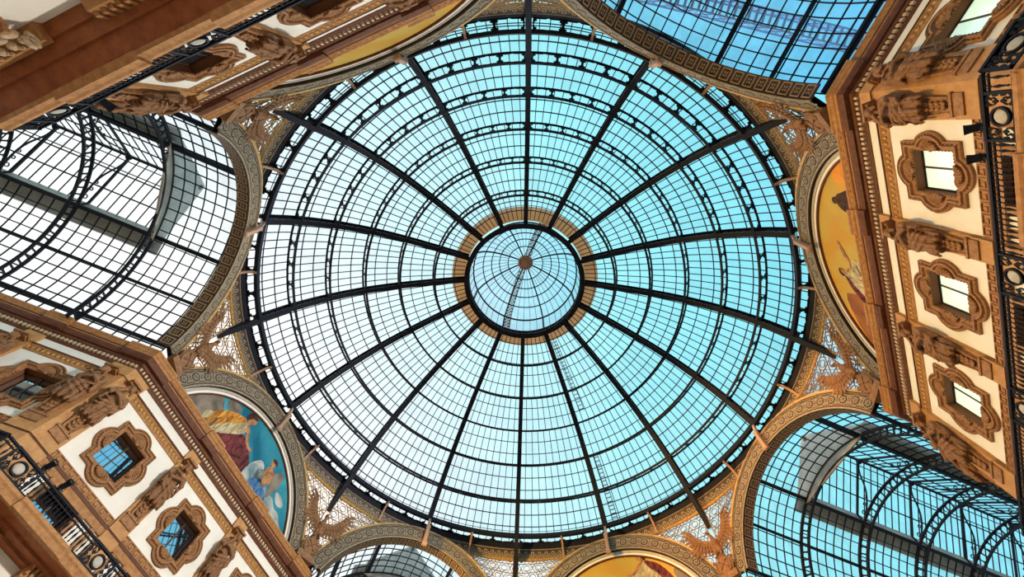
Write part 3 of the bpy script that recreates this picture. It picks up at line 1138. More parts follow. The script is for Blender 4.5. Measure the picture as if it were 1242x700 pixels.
VP = vault_parts()
VLAB = {'east': 'white sunlit glass barrel vault on ribbed iron at the left edge', 'north': 'bright blue glass barrel vault cut off by the top edge',
        'west': 'long blue glass barrel vault with a raised ridge at lower right', 'south': 'small glass barrel vault cut off by the bottom edge'}
for nm, ang in ARMS.items():
    v = thing('glass_vault', VLAB[nm], 'glass roof', (0, 0, 0), ang * D2R, 'glazed barrel vaults of the arcades')
    for x in RIBX:
        part('arch_rib', VP['rib'], None, v, loc=(x, 0, 0))
        part('ridge_truss', VP['truss'], None, v, loc=(x + 0.01, 0, 0))
    for gme, bme in VP['bays']:
        g = part('glass_bay', gme, None, v)
        if nm == 'north':       # bluer sky on this side is put into the glass tint
            g.material_slots[0].link = 'OBJECT'
            g.material_slots[0].material = SKYGLASS
        part('glazing_bars', bme, None, g)
    for me in VP['purlins']:
        part('purlin', me, None, v)
    part('curb', VP['curb'], None, v)
    part('end_gable', VP['gable'], None, v)
    part('ridge_beam', VP['ridge'], None, v)
    for s in (-1, 1):
        g = part('ridge_glass', VP['rglass%d' % s], None, v)
        part('glazing_bars', VP['rbars%d' % s], None, g)

# ------------------------------------------------------------------ walls of the corner blocks and arcades
WZ, WHW, WHH = 18.56, 0.88, 0.92       # upper window: centre height, half width, half height
DHW, DZ0, DZ1 = 0.80, 14.30, 15.95     # balcony door


def wall_holes(mb, ap, y0, y1, z0, z1, cols, hw, thick, m=0, d=0.0):
    """wall with a row of rectangular holes at cols; y0, y1 may be mitre functions"""
    x0, x1 = ap + d, ap + thick
    edges = []
    last = y0
    for c in cols:
        edges.append((last, c - hw))
        last = c + hw
    edges.append((last, y1))
    for a, b in edges:
        mb.sweep([(x0, z0), (x1, z0), (x1, z1), (x0, z1)], a, b, m)


def build_wall(side, label, ang, ap, y0, y1, wins, pils, corner_l, corner_r, full=True, ends=(-8.06, 8.06)):
    """one wall of a block. y0/y1: functions of local x giving the mitred ends"""
    w = thing('wall_' + side, label, 'wall', (0, 0, 0), ang * D2R, kind='structure')
    ya, yb = y0(ap), y1(ap)
    inside = lambda s: ya + 0.1 < s < yb - 0.1
    # plaster
    mb = MB()
    for za, zb, cols, hw in ((16.42, WZ - WHH, [], 0), (WZ - WHH, WZ + WHH, wins, WHW), (WZ + WHH, 22.0, [], 0),
                             (DZ1, 16.42, [], 0), (14.0, DZ1, wins, DHW)):
        wall_holes(mb, ap, y0, y1, za, zb, cols, hw, 0.5)
    mb.sweep([(ap + 0.4, 0.0), (ap + 0.9, 0.0), (ap + 0.9, 14.1), (ap + 0.4, 14.1)], y0, y1)
    part('plaster', mb, PLASTER, w)
    # key pattern band
    mb = MB()
    mb.sweep([(ap - 0.10, 16.42), (ap + 0.02, 16.42), (ap + 0.02, 16.84), (ap - 0.08, 16.84)], y0, y1)
    u = 0.42
    k = math.floor((yb - ya) / u)
    off = ya + ((yb - ya) - k * u) / 2
    X = ap - 0.108
    for i in range(k):
        s = off + i * u
        pts = [(0.02, 0.05), (0.02, 0.34), (0.34, 0.34), (0.34, 0.13), (0.16, 0.13), (0.16, 0.22)]
        for a, b in zip(pts[:-1], pts[1:]):
            mb.beam((X, s + a[0], 16.43 + a[1]), (X, s + b[0], 16.43 + b[1]), 0.035, 0.04, (1, 0, 0), m=1)
        mb.beam((X, s + 0.02, 16.48), (X, s + u, 16.48), 0.035, 0.04, (1, 0, 0), m=1)
    mb.sweep([(ap - 0.16, 16.30), (ap + 0.02, 16.30), (ap + 0.02, 16.43), (ap - 0.16, 16.43)], y0, y1, 2)
    part('key_pattern_band', mb, [STONE, CARVED, DARK_SHADED], w)
    # egg and dart band
    mb = MB()
    mb.sweep([(ap - 0.02, 20.38), (ap + 0.02, 20.38), (ap + 0.02, 20.78), (ap - 0.12, 20.78), (ap - 0.12, 20.72), (ap - 0.03, 20.62), (ap - 0.05, 20.44)], y0, y1)
    mb.sweep([(ap - 0.16, 20.78), (ap + 0.02, 20.78), (ap + 0.02, 20.92), (ap - 0.10, 20.92)], y0, y1, 1)
    k = int((yb - ya) / 0.24)
    for i in range(k):
        s = ya + (yb - ya) * (i + 0.5) / k
        mb.ell((ap - 0.06, s, 20.60), (0.05, 0.075, 0.11), nu=7, nv=4, m=2)
    part('egg_and_dart_band', mb, [STONE, DARK_SHADED, GILT], w)
    # dentil band and cornice
    mb = MB()
    mb.sweep([(ap - 0.04, 21.46), (ap + 0.3, 21.46), (ap + 0.3, 22.0), (ap - 0.22, 22.0), (ap - 0.2, 21.86), (ap - 0.1, 21.80), (ap - 0.08, 21.55)], y0, y1)
    k = int((yb - ya) / 0.21)
    for i in range(k):
        s = ya + (yb - ya) * (i + 0.5) / k
        mb.box(ap - 0.20, ap - 0.06, s - 0.055, s + 0.055, 21.60, 21.78, 1)
    part('dentil_band', mb, [DARK_SHADED, CREAMST], w)
    mb = MB()
    mb.sweep([(ap - 0.18, 21.98), (ap + 0.5, 21.98), (ap + 0.5, 22.80), (ap - 0.05, 22.80), (ap - 0.40, 22.66), (ap - 0.42, 22.40), (ap - 0.36, 22.36), (ap - 0.34, 22.14), (ap - 0.22, 22.10)], y0, y1, 0)
    def lip(a, b, d):
        e = d * 0.12
        mb.sweep([(ap - 0.36 - d, 22.30 - e), (ap - 0.1, 22.34 - e), (ap - 0.1, 22.72 + e), (ap - 0.56 - d, 22.74 + e), (ap - 0.56 - d, 22.66), (ap - 0.50 - d, 22.60), (ap - 0.46 - d, 22.48), (ap - 0.41 - d, 22.44)], a, b, 1)
        mb.sweep([(ap - 0.30 - d, 22.02 - e), (ap - 0.1, 22.02 - e), (ap - 0.1, 22.32 + e), (ap - 0.38 - d, 22.32 + e), (ap - 0.37 - d, 22.16)], a, b, 0)
    lip(y0, y1, 0.0)
    for p in pils:
        if inside(p):
            lip(p - 0.62, p + 0.62, 0.13)
    if corner_l:
        lip(y0, corner_l + 0.25, 0.13)
    if corner_r:
        lip(corner_r - 0.25, y1, 0.13)
    k = int((yb - ya) / 0.30)
    for i in range(k):
        s = ya + (yb - ya) * (i + 0.5) / k
        mb.ell((ap - 0.49, s, 22.56), (0.03, 0.11, 0.035), nu=6, nv=3, m=1)
    part('cornice', mb, [DARK_SHADED, STONE], w)
    # pilasters with panel and frieze block
    def pil(a, b, dd=0.0):
        mb = MB()
        fa = a if callable(a) else (lambda x: a)
        fb = b if callable(b) else (lambda x: b)
        mb.sweep([(ap - 0.16, 16.84), (ap + 0.02, 16.84), (ap + 0.02, 21.50), (ap - 0.16, 21.50)], fa, fb)
        mb.sweep([(ap - 0.20, 16.40), (ap + 0.02, 16.40), (ap + 0.02, 17.25), (ap - 0.20, 17.25)], fa, fb)
        mb.sweep([(ap - 0.24, 20.78), (ap + 0.02, 20.78), (ap + 0.02, 20.92), (ap - 0.18, 20.92)], fa, fb)
        mb.sweep([(ap - 0.20, 14.2), (ap + 0.02, 14.2), (ap + 0.02, 16.3), (ap - 0.20, 16.3)], fa, fb)
        return mb
    for p in pils:
        if inside(p):
            part('pilaster', pil(p - 0.43, p + 0.43), PILST, w)
    if corner_l:
        part('pilaster', pil(y0, corner_l), PILST, w)
    if corner_r:
        part('pilaster', pil(corner_r, y1), PILST, w)
    # lower storey frame behind the balcony
    mb = MB()
    mb.sweep([(ap - 0.10, 16.02), (ap + 0.02, 16.02), (ap + 0.02, 16.31), (ap - 0.14, 16.31)], y0, y1)
    for c in wins:
        for s in (-1, 1):
            mb.box(ap - 0.14, ap + 0.1, c + s * (DHW + 0.14) - 0.14, c + s * (DHW + 0.14) + 0.14, 14.2, 16.05)
            mb.box(ap - 0.08, ap + 0.1, c + s * (DHW + 0.95) - 0.12, c + s * (DHW + 0.95) + 0.12, 14.2, 16.05)
        mb.box(ap - 0.16, ap + 0.1, c - DHW - 0.3, c + DHW + 0.3, 15.93, 16.1)
    part('door_surrounds', mb, STONE, w)
    if not full:
        return w
    # masonry below the balcony
    mb = MB()
    for p in pils:            # toothed blocks under the balcony
        mb.box(ap + 0.0, ap + 0.5, p - 1.4, p + 1.4, 13.50, 13.96, 0)
        for j in range(13):
            q = p - 1.3 + 2.6 * j / 12
            mb.box(ap - 0.12, ap + 0.02, q - 0.06, q + 0.06, 13.62, 13.94, 0)
        mb.box(ap + 0.15, ap + 0.5, p - 0.7, p + 0.7, 2.0, 13.5, 2)
    for sg in (-1, 1):         # pale carved capitals at both ends
        a, b = sorted((sg * 5.45, sg * 7.6))
        mb.box(ap + 0.16, ap + 0.5, a, b, 2.0, 12.9, 2)
        mb.box(ap - 0.05, ap + 0.5, a - 0.1, b + 0.1, 13.60, 13.86, 0)
        mb.box(ap + 0.05, ap + 0.5, a, b, 12.85, 13.0, 0)
        for j in range(6):
            q = a + (b - a) * (j + 0.5) / 6
            mb.ell((ap + 0.10, q, 13.12), (0.10, 0.13, 0.24), rot=Euler((0, 0.25, 0)), nu=9, nv=6, m=1)
            mb.ell((ap + 0.02, q, 13.36), (0.10, 0.11, 0.10), nu=9, nv=5, m=1)
            mb.tube([(ap - 0.02 - 0.03 * math.cos(t), q + (0.13 - 0.011 * t) * math.cos(t * 0.75), 13.48 + (0.13 - 0.011 * t) * math.sin(t * 0.75)) for t in range(11)], 0.035, 6, m=1)
        for q in (a + 0.05, b - 0.05):
            mb.tube([(ap - 0.06 + (0.2 - 0.016 * t) * math.cos(t * 0.75), q, 13.40 + (0.2 - 0.016 * t) * math.sin(t * 0.75)) for t in range(12)], 0.07, 7, m=1)
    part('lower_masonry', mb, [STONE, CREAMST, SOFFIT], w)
    return w


def mitre(s0, ap, sg):
    return lambda x: s0 + sg * (ap - x) * math.tan(22.5 * D2R)


WINS = [-5.0, 0.0, 5.0]
PILS = [-2.45, 2.45]
WALL_LAB = {'north_east': 'tall stone and plaster wall overhead at upper left with dark brown cornices',
            'north_west': 'yellow lit plaster wall with three ornate windows on the right',
            'south_west': 'wall under the golden half-moon at the bottom edge',
            'south_east': 'white plaster wall with brown stone bands at lower left'}
for nm, ang in CH.items():
    build_wall(nm, WALL_LAB[nm], ang, AP, mitre(-T_CORNER, AP, -1), mitre(T_CORNER, AP, 1), WINS, PILS, -6.95, 6.95)
L_ARM = 46.0
arm_specs = [
    ('arcade_east_south', 'white plaster wall of the left arcade under the pale vault', 270, +1),
    ('arcade_east_north', 'hidden wall of the left arcade behind the upper left block', 90, -1),
    ('arcade_north_west', 'yellow lit arcade wall at the top right corner', 180, -1),
    ('arcade_north_east', 'arcade wall at the top behind the upper left block', 0, +1),
    ('arcade_west_north', 'arcade wall under the lower right vault', 90, +1),
    ('arcade_west_south', 'far arcade wall under the lower right vault', 270, -1),
    ('arcade_south_west', 'arcade wall under the bottom vault, right side', 180, +1),
    ('arcade_south_east', 'arcade wall under the bottom vault, left side', 0, -1)]
for nm, lab, ang, sg in arm_specs:
    if sg > 0:
        f0 = lambda x: ARM_CORNER - (AW - x) * math.tan(22.5 * D2R)
        f1 = lambda x: L_ARM
        wn_, pl, cl, cr = [20.95 + 5 * i for i in range(5)], [23.45 + 5 * i for i in range(5)], ARM_CORNER + 1.0, None
    else:
        f0 = lambda x: -L_ARM
        f1 = lambda x: -(ARM_CORNER - (AW - x) * math.tan(22.5 * D2R))
        wn_, pl, cl, cr = [-20.95 - 5 * i for i in range(4, -1, -1)], [-23.45 - 5 * i for i in range(4, -1, -1)], None, -(ARM_CORNER + 1.0)
    build_wall(nm, lab, ang, AW, f0, f1, wn_, pl, cl, cr, full=False)

# ------------------------------------------------------------------ ornate windows
def frame_r(a, hw, hh, lr, cx, cz):
    """outline radius at angle a: rectangle with a round lobe on each side"""
    c, s = math.cos(a), math.sin(a)
    r = min(hw / abs(c) if abs(c) > 1e-6 else 1e9, hh / abs(s) if abs(s) > 1e-6 else 1e9)
    for px, pz in ((cx, 0), (-cx, 0), (0, cz), (0, -cz)):
        b = px * c + pz * s
        disc = b * b - (px * px + pz * pz - lr * lr)
        if disc > 0:
            r = max(r, b + math.sqrt(disc))
    return r


def window_parts():
    mb = MB()
    n = 192
    angs = [2 * PI * k / n for k in range(n)]
    steps = [(0.0, 0.03), (0.0, -0.10), (0.05, -0.13), (0.09, -0.07), (0.13, -0.07), (0.15, -0.14), (0.22, -0.15), (0.25, -0.06), (0.31, -0.05), (0.335, -0.02)]
    vs = []
    for d, x in steps:
        for a in angs:
            r = frame_r(a, 1.18 - d, 1.24 - d, 0.74 - d, 0.80, 0.86)
            # corners grow slightly pointed outward like ears
            vs.append((x, r * math.cos(a), r * math.sin(a)))
    fs = []
    for j in range(len(steps) - 1):
        for k in range(n):
            fs.append((j * n + k, j * n + (k + 1) % n, (j + 1) * n + (k + 1) % n, (j + 1) * n + k))
    mb.add(vs, fs)
    # field inside the moulding down to the opening
    inner = [(-0.02, frame_r(a, 0.845, 0.905, 0.405, 0.80, 0.86) * math.cos(a), frame_r(a, 0.845, 0.905, 0.405, 0.80, 0.86) * math.sin(a)) for a in angs]
    def rect(a):
        c, s = math.cos(a), math.sin(a)
        r = min(0.80 / abs(c) if abs(c) > 1e-6 else 1e9, 0.86 / abs(s) if abs(s) > 1e-6 else 1e9)
        return (0.0, r * c, r * s)
    mb.add(inner + [rect(a) for a in angs], [(k, (k + 1) % n, n + (k + 1) % n, n + k) for k in range(n)])
    # dark bead row in the groove
    for k in range(0, n, 3):
        a = angs[k] + 0.01
        r = frame_r(a, 1.18 - 0.11, 1.24 - 0.11, 0.74 - 0.11, 0.80, 0.86)
        p = Vector((-0.085, r * math.cos(a), r * math.sin(a)))
        r2 = frame_r(a + 0.02, 1.18 - 0.11, 1.24 - 0.11, 0.74 - 0.11, 0.80, 0.86)
        q = Vector((-0.085, r2 * math.cos(a + 0.02), r2 * math.sin(a + 0.02)))
        if (q - p).length < 0.09:
            mb.beam(p, q, 0.03, 0.035, (1, 0, 0), m=1)
    # scallop shell in each lobe
    for q in range(4):
        a0 = q * PI / 2
        base = 0.82 if q % 2 == 0 else 0.88
        for j in range(9):
            b = -1.35 + 2.7 * j / 8
            L = 0.34
            d = Vector((0, math.cos(a0), math.sin(a0)))
            t = Vector((0, -math.sin(a0), math.cos(a0)))
            p0 = d * base + t * 0.05 * b + Vector((-0.05, 0, 0))
            p1 = d * (base + L * max(0.12, math.cos(b))) + t * L * math.sin(b) * 1.05 + Vector((-0.09, 0, 0))
            mb.tube([p0, (p0 + p1) / 2 + Vector((-0.03, 0, 0)), p1], [0.02, 0.035, 0.055], 6)
        mb.ell(Vector((0, math.cos(a0), math.sin(a0))) * (base + 0.02) + Vector((-0.05, 0, 0)), (0.05, 0.08, 0.08), nu=8, nv=5)
    for sy, sz, ly, lz in ((0, 1, 0.86, 0), (0, -1, 0.86, 0), (1, 0, 0, 0.92), (-1, 0, 0, 0.92)):   # rope moulding round the opening
        N = 14
        for k in range(N):
            f = -1 + 2 * (k + 0.5) / N
            mb.ell((-0.02, sy * 0.84 + ly * f, sz * 0.90 + lz * f), (0.045, 0.055, 0.055), nu=6, nv=4)
    sur = mb.mesh('surround', [CARVED, WOOD])
    # reveal
    mb = MB()
    D = 0.42
    for y in (-WHW, WHW):
        mb.box(0.0, D, y - 0.09 if y < 0 else y - 0.02, y + 0.02 if y < 0 else y + 0.09, -WHH, WHH)
    for z in (-WHH, WHH):
        mb.box(0.0, D, -WHW - 0.09, WHW + 0.09, z - 0.09 if z < 0 else z - 0.02, z + 0.02 if z < 0 else z + 0.09)
    rev = mb.mesh('reveal', [REVEAL])
    mb = MB()
    x = D - 0.06
    for y in (-WHW + 0.05, 0.0, WHW - 0.05):
        mb.box(x - 0.03, x + 0.06, y - 0.035, y + 0.035, -WHH, WHH)
    for z in (-WHH + 0.05, -WHH + 0.24, WHH - 0.05):
        mb.box(x - 0.02, x + 0.06, -WHW, WHW, z - 0.03, z + 0.03)
    sash = mb.mesh('sash', [WOOD])
    mb = MB()
    mb.box(x, x + 0.03, -WHW, WHW, -WHH, WHH)
    mb2 = MB()
    mb2.box(x, x + 0.03, -WHW, WHW, -WHH, WHH)
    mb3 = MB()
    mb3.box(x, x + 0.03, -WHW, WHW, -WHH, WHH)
    return sur, rev, sash, mb.mesh('pane', [PANE]), mb2.mesh('pane', [PANED]), mb3.mesh('pane', [PANEGLOW])


WP = window_parts()
win_n = [0]


def window(ang, ap, t, label, dark=False, lit=False):  # lit picks the pane whose glow is set in its material
    win_n[0] += 1
    w = thing('window_%d' % win_n[0], label, 'window', W(ang, ap, t, WZ), ang * D2R, 'ornate square windows of the upper storey', 'structure')
    part('surround', WP[0], None, w)
    part('reveal', WP[1], None, w)
    part('sash', WP[2], None, w)
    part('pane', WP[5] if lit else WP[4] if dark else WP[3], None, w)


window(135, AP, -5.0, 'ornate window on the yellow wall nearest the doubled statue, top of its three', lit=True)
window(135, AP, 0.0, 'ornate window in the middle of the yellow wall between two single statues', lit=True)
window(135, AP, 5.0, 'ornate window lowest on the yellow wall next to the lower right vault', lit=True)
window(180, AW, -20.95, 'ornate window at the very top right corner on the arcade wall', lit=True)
window(315, AP, 5.0, 'ornate window with cyan glass on the white wall beside the doubled statue')
window(315, AP, 0.0, 'ornate window with cyan and dark glass, middle of the white wall at lower left')
window(315, AP, -5.0, 'ornate window just peeping in at the bottom edge on the white wall')
window(270, AW, 20.95, 'ornate window at the left edge under the pale vault, with dim glass')
window(45, AP, -5.0, 'dark ornate window at upper left next to the corner statue, seen steeply', True)
window(45, AP, 0.0, 'dark ornate window cut by the top edge on the steep upper left wall', True)

# doors onto the balcony
def door(ang, ap, t, label):
    win_n[0] += 1
    w = thing('door_%d' % win_n[0], label, 'door', W(ang, ap, t, DZ0), ang * D2R, 'balcony doors', 'structure')
    H = DZ1 - DZ0
    mb = MB()
    for y in (-DHW, DHW):
        mb.box(0.0, 0.6, min(y, y * 1.08), max(y, y * 1.08), 0, H)
    mb.box(0.0, 0.6, -DHW, DHW, H, H + 0.06)
    part('reveal', mb, REVEAL, w)
    mb = MB()
    for y in (-DHW + 0.05, 0.0, DHW - 0.05):
        mb.box(0.5, 0.58, y - 0.04, y + 0.04, 0, H)
    for z in (0.05, H * 0.6, H - 0.05):
        mb.box(0.5, 0.58, -DHW, DHW, z - 0.035, z + 0.035)
    part('frame', mb, WOOD, w)
    mb = MB()
    mb.box(0.53, 0.56, -DHW, DHW, 0, H)
    part('pane', mb, PANE, w)


DOORS = [(135, -5.0, 'balcony door below the top window of the yellow wall'), (135, 0.0, 'balcony door below the middle window of the yellow wall'),
         (135, 5.0, 'balcony door below the lowest window of the yellow wall'), (315, 5.0, 'blue glazed balcony door behind the iron railing at lower left'),
         (315, 0.0, 'balcony door below the middle window of the white wall'), (45, -5.0, 'balcony door hidden behind the railing at upper left'),
         (45, 0.0, 'balcony door above the brown balcony at upper left')]
for a, t, lab in DOORS:
    door(a, AP, t, lab)

# ------------------------------------------------------------------ balconies with iron railings
def baluster(mb, x, y, z, h):
    mb.lathe([(0.012, 0), (0.012, 0.06), (0.035, 0.10), (0.02, 0.16), (0.035, h * 0.42), (0.05, h * 0.55), (0.03, h * 0.72), (0.014, h * 0.8), (0.034, h * 0.88), (0.014, h)], 6, (x, y, z))


RZ0, RZ1 = 14.42, 15.32
RX = 17.08


def railing_mesh(a, b, x):
    mb = MB()
    n = max(2, int((b - a) / 0.165))
    for i in range(n):
        y = a + (b - a) * (i + 0.5) / n
        baluster(mb, x, y, RZ0 + 0.08, 0.66)
    mb.box(x - 0.05, x + 0.05, a, b, RZ1 - 0.07, RZ1)
    mb.box(x - 0.025, x + 0.025, a, b, RZ1 - 0.22, RZ1 - 0.18)
    mb.box(x - 0.03, x + 0.03, a, b, RZ0 + 0.02, RZ0 + 0.08)
    m = max(2, int((b - a) / 0.2))
    for i in range(m):
        y = a + (b - a) * (i + 0.5) / m
        mb.path([(x, y + 0.055 * math.cos(2 * PI * q / 10), RZ1 - 0.125 + 0.05 * math.sin(2 * PI * q / 10)) for q in range(10)], 0.02, 0.03, (1, 0, 0), closed=True)
    return mb


def medallion_mesh(c, x):
    mb = MB()
    a, b = c - 0.7, c + 0.7
    mb.box(x - 0.06, x + 0.06, a, b, RZ1 - 0.07, RZ1 + 0.02)
    mb.box(x - 0.05, x + 0.05, a, b, RZ0, RZ0 + 0.08)
    for y in (a + 0.04, b - 0.04):
        mb.box(x - 0.05, x + 0.05, y - 0.04, y + 0.04, RZ0, RZ1)
    zc = (RZ0 + RZ1) / 2
    mb.ell((x, c, zc), (0.04, 0.19, 0.19), m=1)
    mb.path([(x, c + 0.25 * math.cos(2 * PI * q / 20), zc + 0.25 * math.sin(2 * PI * q / 20)) for q in range(20)], 0.06, 0.08, (1, 0, 0), closed=True)
    for s in (-1, 1):
        for v in (-1, 1):
            pts = []
            for q in range(16):
                th = q / 15 * 2.4 * PI
                rad = 0.19 * (1 - 0.8 * q / 15)
                pts.append((x, c + s * (0.45 + rad * math.cos(th)), zc + v * (0.19 + rad * math.sin(th))))
            mb.tube(pts, 0.028, 5)
        for j in range(4):
            mb.ell((x, c + s * (0.33 + 0.09 * j), zc + 0.33 - 0.22 * (j % 2)), (0.03, 0.06, 0.1), nu=6, nv=4)
            mb.ell((x, c + s * (0.33 + 0.09 * j), zc - 0.33 + 0.22 * (j % 2)), (0.03, 0.06, 0.1), nu=6, nv=4)
    return mb


BAL_LAB = {45: 'dark brown balcony overhead at upper left with black iron railing', 135: 'balcony with black iron railing along the right edge',
           315: 'stone balcony with black iron railing at the bottom left corner'}
for ang in (45, 135, 315):
    base = Vector(W(ang, 17.2, 0, 13.95))
    b = thing('balcony', BAL_LAB[ang], 'balcony', base, ang * D2R, 'balconies with iron railings')
    sh = (-17.2, 0, -13.95)
    f0, f1 = mitre(-T_CORNER, AP, -1), mitre(T_CORNER, AP, 1)
    mb = MB()
    mb.sweep([(17.12, 14.04), (18.75, 14.04), (18.75, 14.34), (17.12, 14.34)], f0, f1)
    mb.sweep([(17.75, 13.94), (18.75, 13.94), (18.75, 14.05), (17.75, 14.05)], f0, f1)
    mb.sweep([(18.15, 13.84), (18.75, 13.84), (18.75, 13.95), (18.15, 13.95)], f0, f1)
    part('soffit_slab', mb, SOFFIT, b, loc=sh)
    mb = MB()
    pr = lambda d: [(17.05 - d, 14.0 - d * 0.12), (17.17 + d * 0.1, 14.0 - d * 0.12), (17.17 + d * 0.1, 14.40 + d * 0.1), (16.97 - d, 14.40 + d * 0.1), (16.97 - d, 14.28), (17.02 - d, 14.2)]
    mb.sweep(pr(0), f0, f1)
    for c in (-5, 0, 5):
        mb.sweep(pr(0.1), c - 1.35, c + 1.35)
    k = 90
    for i in range(k):
        y = -8.0 + 16.0 * (i + 0.5) / k
        mb.ell((17.04, y, 14.17), (0.03, 0.06, 0.04), nu=6, nv=4)
    part('edge_moulding', mb, STONE, b, loc=sh)
    cols = [-7.3, -2.45, 2.45, 7.3]
    segs = []
    for u, v in zip(cols[:-1], cols[1:]):
        m = (u + v) / 2
        segs += [(u + 0.7, m), (m, v - 0.7)]
    for u, v in segs:
        part('railing_panel', railing_mesh(u, v, RX), IRON, b, loc=sh)
    for c in cols:
        part('medallion_panel', medallion_mesh(c, RX), [IRON, GREYST], b, loc=sh)
    for s, f in ((-1, f0), (1, f1)):
        e = f(RX)
        part('railing_panel', railing_mesh(min(s * 8.0, e), max(s * 8.0, e), RX), IRON, b, loc=sh)
for nm, ang, sg, lab in (('e', 270, 1, 'short balcony with iron railing at the left edge under the pale vault'), ('n', 180, -1, 'balcony with iron railing at the top right corner'),
                         ('en', 90, -1, 'balcony with iron railing running left below the pale vault')):
    a, e = (17.95, 32.0) if sg > 0 else (-32.0, -17.95)
    b = thing('balcony', lab, 'balcony', W(ang, 6.2, 0, 13.95), ang * D2R, 'balconies with iron railings')
    sh = (-17.2, 0, -13.95)
    mb = MB(); mb.sweep([(17.34, 14.02), (18.75, 14.02), (18.75, 14.32), (17.34, 14.32)], a + 0.3, e - 0.3)
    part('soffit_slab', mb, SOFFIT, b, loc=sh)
    mb = MB(); mb.sweep([(17.42, 13.97), (17.55, 13.97), (17.55, 14.40), (17.00, 14.40), (17.00, 14.28), (17.10, 14.22), (17.14, 14.10), (17.22, 14.05), (17.26, 13.98)], a, e)
    part('edge_moulding', mb, STONE, b, loc=sh)
    for k in range(5):
        u = (18.1 + 2.7 * k) * sg
        part('railing_panel', railing_mesh(min(u, u + sg * 2.6), max(u, u + sg * 2.6), RX), IRON, b, loc=sh)
        if k in (0, 2, 4):
            part('medallion_panel', medallion_mesh(u + sg * 0.7, RX - 0.05), [IRON, GREYST], b, loc=sh)

